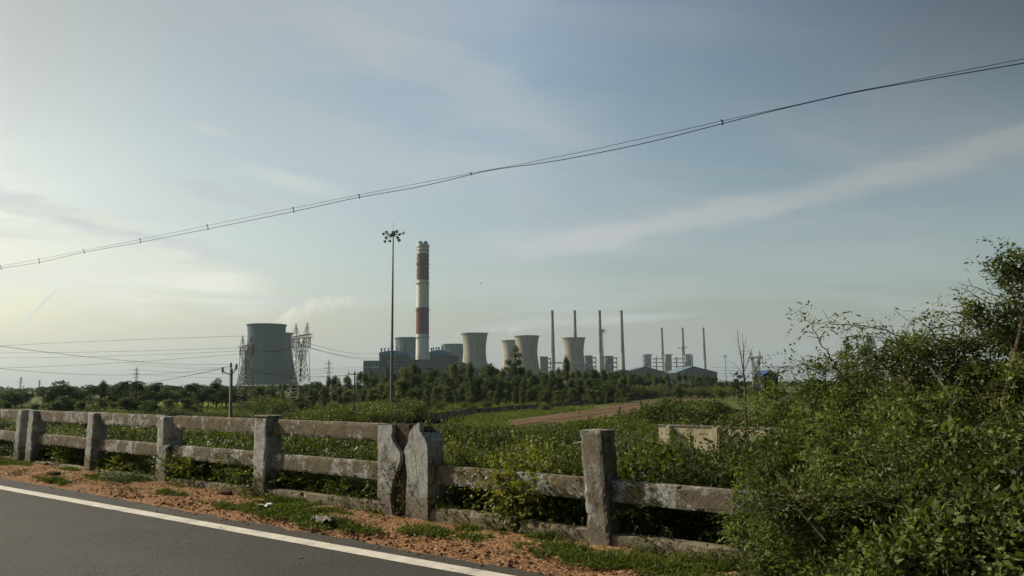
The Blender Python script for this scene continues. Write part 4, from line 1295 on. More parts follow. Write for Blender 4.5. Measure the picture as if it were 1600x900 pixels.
def treeline():
    rng = np.random.default_rng(51)
    # (x0, x1, step, kind mix, top curve, distance)
    TX = [0, 60, 80, 100, 125, 150, 180, 215, 245, 300, 340, 370, 400, 470, 500, 530, 560, 600, 640, 700, 760, 800, 860, 900, 960, 1000, 1100, 1140, 1200, 1260]
    TY = [611, 610, 603, 599, 608, 598, 604, 598, 601, 600, 602, 605, 601, 600, 594, 588, 583, 578, 574, 573, 575, 578, 577, 577, 580, 582, 584, 597, 600, 596]
    def row(x0, x1, step, kinds, off, jit, Z0, Z1, wide=1.0):
        x = x0
        while x < x1:
            px = x + rng.uniform(-.4, .4) * step; x += step * rng.uniform(.75, 1.25)
            kind = kinds[rng.integers(len(kinds))]
            yt = np.interp(px, TX, TY) + off + abs(rng.normal()) * jit
            word = {'broad': 'dark bushy broadleaf tree', 'euca': 'slim eucalyptus tree with loose crown', 'young': 'small young tree', 'palm': 'coconut palm', 'cone': 'conical tree', 'bush': 'low rounded bush'}[kind]
            place_tree(kind, px, yt, rng.uniform(Z0, Z1), f'{word} {zone(px)}', f'{word}s {zone(px)}', rng, wide)
    row(-60, 400, 11, ['broad', 'palm', 'palm'], -4, 4, 270, 340, 1.4)
    row(-60, 400, 13, ['broad', 'broad', 'palm'], -1, 4, 210, 260, 1.4)
    row(-60, 330, 20, ['broad', 'young'], 14, 6, 150, 190, 1.7)
    row(395, 500, 9, ['broad', 'euca'], -2, 5, 260, 330, 1.4)
    row(400, 480, 14, ['broad', 'bush'], 14, 5, 150, 200, 1.5)
    row(485, 640, 9, ['euca'], -5, 7, 250, 300, 1.25)
    row(485, 640, 12, ['euca', 'young'], 10, 9, 190, 230, 1.4)
    row(500, 640, 15, ['young', 'euca'], 26, 8, 150, 180, 1.2)
    row(630, 960, 9, ['euca'], -5, 6, 290, 350, 1.25)
    row(630, 990, 10, ['euca', 'euca', 'broad'], 5, 7, 250, 290, 1.35)
    row(640, 1000, 12, ['young', 'euca', 'young'], 24, 9, 215, 245, 1.4)
    row(950, 1150, 8, ['broad', 'euca'], -2, 4, 380, 460, 1.4)
    row(960, 1130, 12, ['bush', 'young'], 15, 4, 300, 330, 1.7)
    row(1130, 1330, 16, ['broad', 'bush'], 2, 5, 240, 330, 1.3)
    row(400, 640, 17, ['bush'], 40, 7, 85, 150, 1.7)
    row(-40, 400, 26, ['bush'], 34, 4, 110, 150, 1.8)
    row(640, 860, 26, ['bush'], 48, 5, 170, 210, 1.3)
    row(1060, 1240, 22, ['bush', 'young'], 34, 8, 100, 170, 1.4)
    row(1035, 1270, 11, ['bush', 'bush', 'broad'], 34, 9, 80, 110, 1.7)
    row(1200, 1270, 12, ['bush'], 52, 7, 60, 74, 1.6)
    row(930, 1060, 13, ['bush'], 62, 7, 60, 80, 1.4)
    for px in np.arange(790, 1120, 11.0):
        yt = np.interp(px, [790, 870, 960, 1040, 1120], [672, 662, 652, 640, 622]) + rng.uniform(-5, 5)
        place_tree('bush', px, yt, np.interp(px, [790, 1120], [85, 150]) * rng.uniform(.8, 1.05), 'low scrub bush along the near edge of the brown haul road', 'scrub bushes along the near edge of the haul road', rng, 1.5)
    for px in (846, 905, 968, 1003, 1062):
        yt = np.interp(px, [790, 870, 960, 1040, 1120], [660, 650, 640, 628, 618]); place_tree('young', px, yt - 4, 160, 'little sapling growing beside the brown haul road', 'saplings beside the haul road', rng, .9)
    row(640, 900, 14, ['bush'], 80, 7, 60, 90, 1.5)
    row(1030, 1140, 12, ['bush', 'broad'], 40, 6, 95, 120, 1.3)
    # individual trees that stand out
    sp = [('cone', 806, 539, 285, 'tall dark bushy tree rising before the twin waisted cooling towers', 1.35), ('euca', 884, 553, 300, 'thin leaning tree top beside the lone waisted cooling tower', .6), ('broad', 340, 590, 230, 'flat topped tree left of the forked concrete pole', .9),
          ('broad', 95, 594, 200, 'large rounded dark tree on the left horizon', 1.5), ('palm', 195, 590, 195, 'coconut palm left of the pair below the small far pylon', 1.0), ('palm', 217, 590, 190, 'coconut palm directly below the small far pylon', 1.0),
          ('palm', 243, 593, 200, 'coconut palm right of the small far pylon', 1.0), ('palm', 302, 594, 205, 'coconut palm above the yellow green crop strip', 1.0), ('euca', 162, 593, 210, 'double topped tree left of the coconut palms', 1.5),
          ('cone', 1321, 531, 115, 'dense dark rounded tree rising just above the thorn bush', 1.2), ('cone', 1357, 522, 120, 'narrow upright tree right of the dense one, above the thorn bush', .8), ('cone', 1152, 580, 250, 'dark pointed tree left of the bare tree', 1.5),
          ('euca', 645, 565, 265, 'tall eucalyptus under the striped chimney', 1.1), ('euca', 710, 566, 262, 'tall eucalyptus right of the striped chimney', 1.2), ('euca', 734, 565, 268, 'tall eucalyptus before the nearest waisted cooling tower', .9), ('euca', 764, 566, 262, 'broad eucalyptus right of the nearest waisted cooling tower', 1.6)]
    for k, px, yt, Z, lab, wd in sp: place_tree(k, px, yt, Z, lab, None, rng, wd)


treeline()


def bare_tree():
    rng = np.random.default_rng(71); Z = 58; b = at(1165, 615, Z); base = np.array([b[0], b[1], terr(b[0], b[1])])
    r = thing('bare_tree', base, 'leafless tree with thin upright branches left of the thorn bush', 'tree')
    tr = MB().tube([base - np.array([0, 0, .3]), at(1165, 640, Z), at(1164, 600, Z), at(1161, 575, Z)], [.14, .11, .08, .05], 7).build('trunk', M['bark'], r, base)
    mb = MB()
    def limb(pts, r0):
        P = [at(x, y, Z + rng.uniform(-.6, .6)) for x, y in pts]
        mb.tube(P, [r0 * (1 - .75 * i / (len(P) - 1)) for i in range(len(P))], 5)
        for i in range(1, len(P)):
            for _ in range(3):
                a = P[i - 1] + (P[i] - P[i - 1]) * rng.random(); d = unit((rng.normal(size=3) * np.array([1, 1, .6]) + np.array([0, 0, .7]))[None])[0]
                mb.tube([a, a + d * rng.uniform(.3, .8)], [.012, .005], 3, False)
    limb([(1161, 578), (1157, 552), (1154, 535), (1152, 515)], .05)
    limb([(1162, 575), (1162, 550), (1160, 520)], .045)
    limb([(1163, 580), (1170, 560), (1176, 540)], .035)
    limb([(1163, 590), (1155, 577), (1147, 568)], .03)
    limb([(1164, 595), (1172, 583), (1182, 577)], .03)
    limb([(1160, 560), (1164, 545), (1166, 525)], .025)
    mb.build('branches', M['bark'], r, base, recalc=False)


bare_tree()


def meadow():
    """rough grass on the plain"""
    rng = np.random.default_rng(81); pts = []
    for n, x0, x1, y0, y1 in ((9000, 700, 900, 640, 685), (15000, 590, 930, 622, 652), (4000, 930, 1130, 612, 624), (6000, 380, 620, 632, 660), (5000, 0, 380, 634, 650), (4000, 880, 1150, 640, 680)):
        px = rng.uniform(x0, x1, n); py = rng.uniform(y0, y1, n)
        for a, b in zip(px, py):
            p = onz(a, b, -5)
            # keep the haul road clear
            lo = np.interp(a, [700, 790, 870, 960, 1040, 1115, 1180], [690, 674, 668, 655, 639, 622, 613]); hi = np.interp(a, [700, 800, 870, 1000, 1060, 1115, 1180], [664, 654, 645, 629, 622, 616, 609])
            if a > 790 and hi + 1.5 < b < lo - 3: continue
            if mnoise.noise(Vector((p[0] * .03, p[1] * .03, 0))) < -.6: continue
            pts.append((p[0], p[1], -5.05))
    P = np.array(pts); N = len(P); Q = []
    for k in range(3):
        T = rng.normal(size=(N, 3)) * .5 + np.array([0, 0, 1.0])
        Q.append(leaf_quads(P + rng.normal(size=(N, 3)) * np.array([.3, .3, 0]), T, rng.uniform(.4, 1.0, N), .16, rng, .1, .1))
    tag(link('meadow_grass', quads_mesh('meadow_grass', np.concatenate(Q)), M['meadow']), 'rough tall grass covering the plain before the trees', 'grass', kind='stuff')


meadow()


def rail_bank():
    pts = [(640, 662), (720, 650), (800, 642), (880, 635), (960, 627), (1040, 619), (1115, 612.5), (1180, 609)]
    C = [onz(px, py, -5) for px, py in pts]
    fine = []
    for i in range(len(C) - 1):
        n = max(2, int(np.linalg.norm(C[i + 1] - C[i]) / 2.0))
        for k in range(n): fine.append(C[i] + (C[i + 1] - C[i]) * k / n)
    fine.append(C[-1]); rng = np.random.default_rng(91)
    P = []
    for i, c in enumerate(fine):
        t = unit((fine[min(i + 1, len(fine) - 1)] - fine[max(i - 1, 0)])[None])[0]; n = np.array([-t[1], t[0], 0])
        P.append([c + n * o + np.array([0, 0, z + rng.normal() * .16]) for o, z in ((-5.0, -.1), (-3.0, .55), (-1.6, .8), (1.6, .8), (3.0, .55), (5.0, -.1))])
    tag(grid_mesh('ballast_bank', np.array(P), M['ballast'], False), 'dark stone bank carrying the railway along the haul road', 'embankment', kind='structure')
    N = 7000; k_ = rng.integers(0, len(fine) - 1, N); of = rng.uniform(-5.5, 5.5, N); rr = rng.uniform(.06, .24, N); rb = MB()
    for a_, o_, r_ in zip(k_, of, rr):
        c = fine[a_] + (fine[a_ + 1] - fine[a_]) * rng.random(); t_ = unit((fine[a_ + 1] - fine[a_])[None])[0]
        zz = np.interp(abs(o_), [1.6, 3.0, 5.0, 8], [.8, .55, .0, 0]); v = rng.normal(size=(4, 3)) * r_
        rb.add([c + np.array([-t_[1], t_[0], 0]) * o_ + np.array([0, 0, zz + .05]) + q for q in v], [(0, 1, 2), (0, 2, 3), (0, 3, 1), (1, 3, 2)])
    tag(rb.build('rubble', M['ballast'], None, recalc=False), 'dark loose stones heaped along the railway bank', 'rubble', kind='stuff')
    root = thing('railway_track', fine[0], 'railway track on a dark stone bank behind the brown haul road', 'railway track')
    org = fine[0]; sl = MB(); ra = [MB(), MB()]
    pl = [[], []]
    for i, c in enumerate(fine):
        t = unit((fine[min(i + 1, len(fine) - 1)] - fine[max(i - 1, 0)])[None])[0]; n = np.array([-t[1], t[0], 0])
        if i % 2 == 0: sl.box(c + np.array([0, 0, .84]) - n * .2, (.55, 2.6, .2), [t, n, (0, 0, 1)])
        for k, sg in ((0, -.84), (1, .84)): pl[k].append(c + n * sg + np.array([0, 0, 1.02]))
    tag(sl.build('sleepers', M['sleeper'], root, org), kind='stuff')
    for k in (0, 1): MB().tube(pl[k], .07, 4).build('rail', M['darksteel'], root, org)
    # small dark guard fence by the bank
    a, b = onz(708, 647, -5), onz(736, 647, -5); r = thing('guard_fence', a, 'short dark metal guard fence standing in the grass by the railway bank', 'fence')
    for k in range(6):
        p = a + (b - a) * k / 5; MB().bar(p, p + np.array([0, 0, 1.5]), .07).build('post', M['darksteel'], r, a)
    for z in (.7, 1.35): MB().bar(a + np.array([0, 0, z]), b + np.array([0, 0, z]), .06).build('rail', M['darksteel'], r, a)


rail_bank()

# ------------------------------------------------------------------ power station
GZ = -5.0
def cooling_tower(px, ytop, Z, kind, label, group=None):
    p = at(px, ytop, Z); base = np.array([p[0], p[1], GZ]); H = p[2] - GZ
    r = thing('cooling_tower', base, label, 'cooling tower', group)
    if kind == 'wide': prof = [(56, 0), (52, 12), (47.5, 28), (43, 46), (39.5, 64), (36.8, 82), (35.6, 98), (35.8, 112), (36.6, 122), (37, 126)]
    else: prof = [(39, 0), (36.5, 14), (33.5, 30), (30.5, 47), (27.6, 65), (26.2, 82), (26.4, 95), (27.8, 108), (30, 121), (31, 126)]
    k = H / 126.0; prof = [(a, b * k) for a, b in prof]
    # smooth the profile
    zz = np.linspace(0, H, 34); rr = np.interp(zz, [b for a, b in prof], [a for a, b in prof])
    for _ in range(3): rr[1:-1] = (rr[:-2] + rr[1:-1] * 2 + rr[2:]) / 4
    zb = 8.0
    outer = [(float(np.interp(max(z, zb), zz, rr)), max(z, zb)) for z in zz if z >= 4]
    inner = [(a - .7, b) for a, b in reversed(outer)]
    MB().lathe(outer + inner, n=96, close=True).build('shell', M['coolA' if kind == 'wide' else 'coolB'], r, smooth=True)
    R = outer[-1][0]
    MB().lathe([(R - .9, H - 1.6), (R + 1.5, H - 1.6), (R + 1.5, H + .2), (R - .9, H + .2)], n=96, close=True).build('rim', M['coolA' if kind == 'wide' else 'coolB'], r)
    cb = MB(); n = 36; R0 = prof[0][0] + 1.5; R1 = outer[0][0] - .4
    for i in range(n):
        a0 = 2 * math.pi * i / n
        for sg in (-1, 1):
            a1 = a0 + sg * math.pi / n
            cb.bar((R0 * math.cos(a0), R0 * math.sin(a0), -.5), (R1 * math.cos(a1), R1 * math.sin(a1), zb + .2), .9)
    tag(cb.build('support_legs', M['beampale'], r), kind='stuff')
    return r


cooling_tower(417, 507.5, 1500, 'wide', 'wide grey cooling tower behind the left lattice pylon, largest of all')
cooling_tower(431, 520.5, 1740, 'wide', 'grey cooling tower mostly hidden behind the largest one')
cooling_tower(640, 528, 1958, 'wide', 'grey cooling tower left of the striped chimney, above the blue roof')
cooling_tower(711, 538, 2270, 'wide', 'grey cooling tower peeking out left of the nearest waisted tower')
cooling_tower(741.5, 521, 1779, 'waist', 'buff waisted cooling tower right of the striped chimney, standing clear')
cooling_tower(801, 532, 2093, 'waist', 'buff cooling tower half hidden behind its twin, left one of the pair')
cooling_tower(823, 525, 1903, 'waist', 'buff waisted cooling tower behind the tall dark bushy tree')
cooling_tower(896, 528, 2013, 'waist', 'buff waisted cooling tower with a thin chimney rising behind it')


def striped_chimney():
    p = at(661, 380, CH_Y); base = np.array([p[0], p[1], GZ])
    r = thing('chimney', base, 'tall red and white striped chimney with two flues at the top', 'chimney')
    H = chz(380.5)
    prof = [(13.2, -1), (12.7, chz(568)), (11.9, chz(440)), (11.3, chz(397)), (11.3, H), (9.5, H), (0.01, H - .5)]
    MB().lathe(prof, n=48).build('shaft', M['chimney'], r, smooth=False)
    for sg in (-1, 1):
        MB().lathe([(3.9, H - 1), (3.9, H + 5.5), (3.2, H + 5.5), (3.2, H - 1)], (sg * 5.0, 0, 0), 24, True).build('flue', M['collar'], r)
    for py, R, hh in ((397, 11.3, 1.0), (391.5, 11.3, 1.0), (386, 11.3, 1.0)):
        MB().lathe([(R + .05, chz(py)), (R + .9, chz(py)), (R + .9, chz(py) + 2.5), (R + .05, chz(py) + 2.5)], n=48, close=True).build('band_ring', M['beampale'], r)
    for py in (413, 444, 486, 529):
        R = float(np.interp(chz(py), [0, chz(568), chz(440), chz(397)], [13.2, 12.7, 11.9, 11.3]))
        pl = MB().lathe([(R + .05, chz(py)), (R + 1.9, chz(py)), (R + 1.9, chz(py) + .5), (R + .05, chz(py) + .5)], n=40, close=True)
        pf = pl.build('platform', M['collar'], r)
        rl = MB()
        for k in range(20):
            a = k * math.pi / 10; rl.bar(((R + 1.8) * math.cos(a), (R + 1.8) * math.sin(a), chz(py) + .5), ((R + 1.8) * math.cos(a), (R + 1.8) * math.sin(a), chz(py) + 1.7), .1)
        rl.lathe([(R + 1.75, chz(py) + 1.6), (R + 1.9, chz(py) + 1.6), (R + 1.9, chz(py) + 1.75), (R + 1.75, chz(py) + 1.75)], n=40, close=True)
        rl.build('handrail', M['collar'], pf, recalc=False)
    for py in (383, 392, 400, 407, 419, 427, 435, 449, 457):
        for a in (math.pi + .15, -.15, -1.9):
            R = 11.6; z = chz(py + (4 if a > 1 else 0)); MB().box(((R + .9) * math.cos(a), (R + .9) * math.sin(a), z), (1.6, 1.6, 1.3)).build('warning_lamp', M['collar'], r)


striped_chimney()


def stack(px, ytop, Z, label, h=220.0):
    p = at(px, ytop, Z); H = p[2] - GZ; base = np.array([p[0], p[1], GZ])
    r = thing('chimney', base, label, 'chimney', 'thin concrete chimneys of the power station')
    k = H / 220
    MB().lathe([(8.0 * k, -1), (6.2 * k, 70 * k), (4.6 * k, 150 * k), (3.5 * k, 205 * k), (3.5 * k, H), (2.8 * k, H), (.01, H - 1)], n=28).build('shaft', M['stack'], r)
    for f, R in ((.45, 5.6), (.66, 4.7), (.84, 3.95), (.95, 3.6), (.985, 3.6)):
        MB().lathe([(R * k - .05, f * H), (R * k + 1.0, f * H), (R * k + 1.0, f * H + 1.2), (R * k - .05, f * H + 1.2)], n=24, close=True).build('platform', M['collar'], r)


for px, yt, Z, lab in ((863, 485, 2290, 'thin tall chimney left of the lone waisted cooling tower'), (898, 485, 2290, 'thin chimney rising from behind the lone waisted cooling tower'), (937, 485, 2290, 'thin tall chimney directly behind the farther floodlight mast'),
                       (971, 485, 2290, 'rightmost of the four tall thin chimneys, with a pale lower half'), (1034, 512, 3030, 'shorter thin chimney above the left dark gabled shed'), (1066.5, 512, 3030, 'shorter thin chimney behind the slender pale pole'), (1099, 512, 3030, 'rightmost thin chimney, above the right dark gabled shed')):
    stack(px, yt, Z, lab)


def px_box(mb, x0, x1, y0, y1, Z, depth, front=0.0):
    a, b = at(x0, y0, Z), at(x1, y1, Z); c = ((a[0] + b[0]) / 2, Z + depth / 2 - front, (a[2] + b[2]) / 2)
    mb.box(c, (abs(b[0] - a[0]), depth, abs(a[2] - b[2]))); return mb


def hall(x0, x1, yroof, Z, label, roofed=True, seed=0):
    rng = np.random.default_rng(seed)
    a = at((x0 + x1) / 2, 600, Z); org = np.array([a[0], Z, GZ])
    r = thing('power_hall', org, label, 'building')
    px_box(MB(), x0, x1, yroof, 606, Z, 60).build('wall', M['plantwall'], r, org)
    # storeys of open steelwork: floors, columns and dark bays
    for k, y in enumerate(np.arange(yroof + 5, 600, 5.5)):
        px_box(MB(), x0 - .5, x1 + .5, y, y + .9, Z - 6, 6).build('floor_slab', M['boiler'], r, org)
    for x in np.linspace(x0, x1, int((x1 - x0) / 5) + 1):
        px_box(MB(), x - .35, x + .35, yroof, 606, Z - 5.8, 5.7).build('column', M['plantdark'], r, org)
    n = 0
    for y in np.arange(yroof + 6.2, 598, 5.5):
        for x in np.linspace(x0 + 1, x1 - 4.5, int((x1 - x0) / 5)):
            if rng.random() < .6:
                mt = 'plantdark' if rng.random() < .45 else ('whitepanel' if rng.random() < .35 else 'bluesteel')
                px_box(MB(), x + .3, x + 3.6, y, y + 3.8, Z - 1.2, 1.0).build('bay_panel', M[mt], r, org)
    if roofed:
        o = []
        for i in range(13):
            f = i / 12; x = x0 - 1 + (x1 - x0 + 2) * f; o.append(at(x, yroof - 5.5 * math.sin(math.pi * (.12 + .76 * f)) + 1.2, Z - 8))
        bl, br_ = at(x0 - 1, yroof + 3, Z - 8), at(x1 + 1, yroof + 3, Z - 8)
        MB().prism(o + [br_, bl], (0, 76, 0)).build('roof', M['blueroof'], r, org)
        for i in range(7):
            x = x0 + 2 + (x1 - x0 - 4) * (i + .5 * rng.random()) / 7; rp = at(x, yroof - 3, Z + 10); h = rng.uniform(5, 10)
            MB().lathe([(1.2, -2), (1.2, h * .6), (1.9, h * .6), (1.9, h), (.01, h)], rp, 12).build('roof_vent', M['whitepanel' if i % 3 else 'collar'], r, org)
    return r


hall(593, 636, 552, 1380, 'steel framed power hall with curved blue roof left of the striped chimney', True, 1)
hall(671, 702, 551, 1380, 'steel framed power hall with curved blue roof right of the striped chimney', True, 2)
hall(637, 671, 562, 1420, 'dark steel framed block between the two blue roofed halls', False, 3)


def frame_tower(x0, x1, y0, Z, label, bands, mats=('plantwall', 'bluesteel', 'whitepanel')):
    a = at((x0 + x1) / 2, 600, Z); org = np.array([a[0], Z, GZ]); r = thing('plant_building', org, label, 'building')
    px_box(MB(), x0, x1, y0, 606, Z, 40).build('wall', M[mats[0]], r, org)
    for y, h, m in bands: px_box(MB(), x0 - .3, x1 + .3, y, y + h, Z - 1, .9).build('facade_band', M[m], r, org)
    n = int((x1 - x0) / 4)
    for i in range(n + 1):
        x = x0 + (x1 - x0) * i / n; px_box(MB(), x - .25, x + .25, y0, 606, Z - 2, .9).build('column', M[mats[1]], r, org)


frame_tower(568, 592, 563.5, 1360, 'grey blue block with white bands left of the blue roofed halls', [(564.5, 7.5, 'boiler'), (572.6, 2, 'whitepanel'), (581, 10, 'plantdark')])
frame_tower(703, 715, 555, 1400, 'narrow blue framed tower beside the right blue roofed hall', [(557, 3, 'plantdark'), (562, 3, 'plantdark'), (567, 3, 'plantdark')])


def coal_shed(x0, xm, x1, yp, ye, Z, label):
    a = at(xm, 600, Z); org = np.array([a[0], Z, GZ]); r = thing('coal_shed', org, label, 'building')
    P = [at(x0, ye, Z), at(xm, yp, Z), at(x1, ye, Z)]; b0 = at(x0, 606, Z); b1 = at(x1, 606, Z)
    MB().prism([P[0] + [.0, 2, -1], P[1] + [0, 2, -1], P[2] + [0, 2, -1], b1 + np.array([0, 2, 0]), b0 + np.array([0, 2, 0])], (0, 150, 0)).build('wall', M['shedwall'], r, org)
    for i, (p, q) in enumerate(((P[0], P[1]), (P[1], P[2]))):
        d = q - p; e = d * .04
        MB().prism([p - e * (i == 0), q + e * (i == 1), q + e * (i == 1) + np.array([0, 0, .9]), p - e * (i == 0) + np.array([0, 0, .9])], (0, 158, 0)).build('roof', M['shedroof' if i == 0 else 'shedwall'], r, org)  # left slope pale as sunlit, right slope dark: light put into the colours


coal_shed(978, 1008, 1040, 573, 581.5, 1900, 'dark gabled coal shed below the shorter chimneys, left one')
coal_shed(1058, 1083, 1121, 572.5, 582, 1850, 'dark gabled coal shed with jagged right end, right one')
coal_shed(712, 722, 745, 566, 576, 1500, 'dark sloping conveyor shed between blue roofed hall and waisted tower')
coal_shed(742, 764, 783, 572, 580, 1560, 'dark low roofed shed between the waisted cooling towers')
coal_shed(948, 975, 992, 577, 585, 1700, 'low pale roofed shed before the left dark gabled shed')


def boiler_house(x0, x1, y0, Z, label, side):
    a = at((x0 + x1) / 2, 600, Z); org = np.array([a[0], Z, GZ]); r = thing('boiler_house', org, label, 'building')
    px_box(MB(), x0, x1, y0, 606, Z, 45).build('wall', M['boiler'], r, org)
    px_box(MB(), x0 - .5, x1 + .5, y0 - 1, y0, Z - 2, 49).build('roof', M['collar'], r, org)
    s0, s1 = (x1, x1 + side) if side > 0 else (x0 + side, x0)
    if side:
        for x in (s0 + .3, s1 - .3): px_box(MB(), x - .9, x + .9, y0 + 1, 606, Z, 10).build('column', M['boiler'], r, org)
        for y in np.arange(y0 + 1.5, 600, 7): px_box(MB(), s0 + 1, s1 - 1, y, y + 2, Z + 1, 8).build('beam', M['boiler'], r, org)
    rng = np.random.default_rng(int(x0))
    for y in np.arange(y0 + 3, 580, 5):
        for x in np.arange(x0 + 1.5, x1 - 2, 4):
            if rng.random() < .55: px_box(MB(), x, x + 2, y, y + 2.2, Z - .6, .5).build('opening', M['plantdark' if rng.random() < .75 else 'whitepanel'], r, org)


for x0, x1, y0, Z, sd_, lab in ((844, 856, 558, 2230, 5, 'grey boiler house left of the first tall thin chimney'), (914.5, 926, 556.5, 2230, 6, 'grey boiler house between lone waisted tower and third chimney'), (946, 958.5, 557, 2230, 6.5, 'grey boiler house between third and fourth tall chimneys'),
                               (1008, 1019, 554.5, 2980, -3.5, 'distant boiler house left of the first shorter chimney'), (1040, 1051, 554.5, 2980, 0, 'distant boiler house between first and second shorter chimneys'), (1071.5, 1082, 554.5, 2980, 1.5, 'distant boiler house right of the second shorter chimney')):
    boiler_house(x0, x1, y0, Z, lab, sd_)
for x0, x1, lab in ((1019.5, 1039.5, 'pale concrete frame linking the first and second distant boiler houses'), (1051.5, 1071, 'pale concrete frame linking the second and third distant boiler houses')):
    Z = 2990; a = at((x0 + x1) / 2, 600, Z); org = np.array([a[0], Z, GZ]); r = thing('linking_scaffold', org, lab, 'frame')
    xm = (x0 + x1) / 2 - 3; px_box(MB(), xm - 1.4, xm + 1.4, 556, 606, Z, 12).build('column', M['beampale'], r, org)
    for y in (560, 566, 572): px_box(MB(), x0, x1, y, y + 1.2, Z + 12.2, 4).build('beam', M['beampale'], r, org)


def gallery():
    Z = 1990; a = at(886, 600, Z); org = np.array([a[0], Z - 60, GZ]); r = thing('conveyor_gallery', org, 'long pale conveyor gallery crossing before the lone waisted cooling tower', 'conveyor')
    px_box(MB(), 857, 914, 566, 567.6, Z - 60, 6).build('gallery', M['whitepanel'], r, org)
    for x in np.linspace(858, 913, 7): px_box(MB(), x - .3, x + .3, 567.6, 606, Z - 58, 2).build('column', M['beampale'], r, org)


gallery()


def blue_barn():
    x0, x1, Z = 1192, 1216, 420; a = at(1204, 600, Z); org = np.array([a[0], Z, GZ]); r = thing('barn', org, 'bright blue gabled barn behind the left edge of the thorn bush', 'building')
    P = [at(x0, 588, Z), at(1203, 580.5, Z), at(x1, 588, Z), at(x1, 616, Z), at(x0, 616, Z)]
    MB().prism(P, (0, 18, 0)).build('wall', M['shedwall'], r, org)
    for p, q in ((P[0], P[1]), (P[1], P[2])):
        MB().prism([p + [0, -1, .05], q + [0, -1, .05], q + [0, -1, .9], p + [0, -1, .9]], (0, 20, 0)).build('roof', M['bluebarn'], r, org)
    px_box(MB(), x0 + 1, x1 - 1, 588, 591, Z - .5, .4).build('gable_band', M['bluebarn'], r, org)
    # little white hut seen through the left pylon
    x0, x1, Z = 372, 386, 330; a = at(379, 600, Z); org = np.array([a[0], Z, GZ]); r = thing('hut', org, 'small white walled hut between the forked pole and left lattice pylon', 'building')
    px_box(MB(), x0, x1, 613, 630, Z, 4).build('wall', M['whitepanel'], r, org)
    P = [at(x0 - 1, 613, Z - .5), at(379, 609.5, Z - .5), at(x1 + 1, 613, Z - .5)]
    MB().prism(P, (0, 5, 0)).build('roof', M['poleconc'], r, org)


blue_barn()

# ------------------------------------------------------------------ masts, poles, pylons
def pylon_portal(px, ytop, Z, yaw, label, h=20.6, mat='dullsteel', wbar=.072):
    """Y framed lattice pylon with two earth peaks and a flat cross beam"""
    p = at(px, ytop, Z); base = np.array([p[0], p[1], GZ]); sc = (p[2] - GZ) / h
    r = thing('lattice_pylon', base, label, 'pylon', None, yaw)
    def lat(cs, n, mb, w):   # lattice column between two lists of 4 corners
        A, B = [np.array(c, float) for c in cs[0]], [np.array(c, float) for c in cs[1]]
        for i in range(4): mb.bar(A[i], B[i], w * 1.5)
        for k in range(n):
            f0, f1 = k / n, (k + 1) / n
            P0 = [A[i] + (B[i] - A[i]) * f0 for i in range(4)]; P1 = [A[i] + (B[i] - A[i]) * f1 for i in range(4)]
            for i in range(4):
                j = (i + 1) % 4
                mb.bar(P0[i], P1[j], w * .7); mb.bar(P0[j], P1[i], w * .7); mb.bar(P1[i], P1[j], w * .8)
    def sq(cx, z, hw, hd=None): hd = hd or hw; return [(cx - hw, -hd, z), (cx + hw, -hd, z), (cx + hw, hd, z), (cx - hw, hd, z)]
    w = wbar
    lg = MB(); lat((sq(0, 0, 2.5), sq(0, 7.6, 1.5)), 4, lg, w); lg.build('legs', M[mat], r, recalc=False)
    body = MB(); lat((sq(0, 7.6, 1.4), sq(0, 12.2, .8)), 4, body, w); body.build('waist', M[mat], r, recalc=False)
    for sg in (-1, 1):
        a = MB(); lat((sq(.35 * sg, 12.2, .4, .7), sq(1.75 * sg, 17.2, .45, .6)), 5, a, w * .8); a.build('arm', M[mat], r, recalc=False)
        pk = MB(); lat((sq(1.75 * sg, 17.9, .5, .5), sq(1.95 * sg, 20.6, .03, .03)), 3, pk, w * .7); pk.build('earth_peak', M[mat], r, recalc=False)
        ins = MB().tube([(3.0 * sg, 0, 17.3), (3.0 * sg, 0, 14.9)], .11, 6); ins.build('insulator', M['porcelain'], r, recalc=False)
    cb = MB(); lat(([(-3.1, -.5, 17.2), (-3.1, .5, 17.2), (-3.1, .5, 17.6), (-3.1, -.5, 17.6)], [(3.1, -.5, 17.2), (3.1, .5, 17.2), (3.1, .5, 18.0), (3.1, -.5, 18.0)]), 9, cb, w * .8); cb.build('cross_beam', M[mat], r, recalc=False)
    MB().tube([(-1.1, 0, 17.2), (0, 0, 15.0), (1.1, 0, 17.2)], .1, 6).build('insulator', M['porcelain'], r, recalc=False)
    # outer legs of the wide base
    out = MB()
    for sg in (-1, 1):
        for d in (-1, 1): out.bar((sg * 1.5, d * 1.5, 7.6), (sg * 1.75, d * .6, 17.2), w * 1.5)
        out.bar((sg * 1.35, 0, 7.6), (sg * 1.7, 0, 17.2), w)
        for k in range(6):
            f = k / 6; f2 = (k + 1) / 6
            out.bar((sg * (1.35 + .15 * f), -1.3 + .1 * f, 7.6 + 9.6 * f), (sg * (1.35 + .3 * f2), 0, 7.6 + 9.6 * f2), w * .6)
            out.bar((sg * (1.35 + .15 * f2), -1.3 + .1 * f, 7.6 + 9.6 * f2), (sg * (1.35 + .3 * f), 0, 7.6 + 9.6 * f), w * .6)
            out.bar((sg * (1.4 + .1 * f), -1.3, 7.6 + 9.6 * f), (-sg * (1.4 + .1 * f2), -1.25, 7.6 + 9.6 * f2), w * .45)
    out.build('side_braces', M[mat], r, recalc=False)
    r.scale = (sc, sc, sc)
    return r


pylon_portal(471.5, 505, 176, math.radians(-34), 'lattice pylon with two peaks right of the wide cooling towers')
pylon_portal(386, 524, 222, math.radians(-34), 'lattice pylon with two peaks in front of the wide cooling tower, left one')
pylon_portal(1180, 548, 330, math.radians(-12), 'dark lattice pylon seen behind the bare tree', 20.6, 'dullsteel', .10)


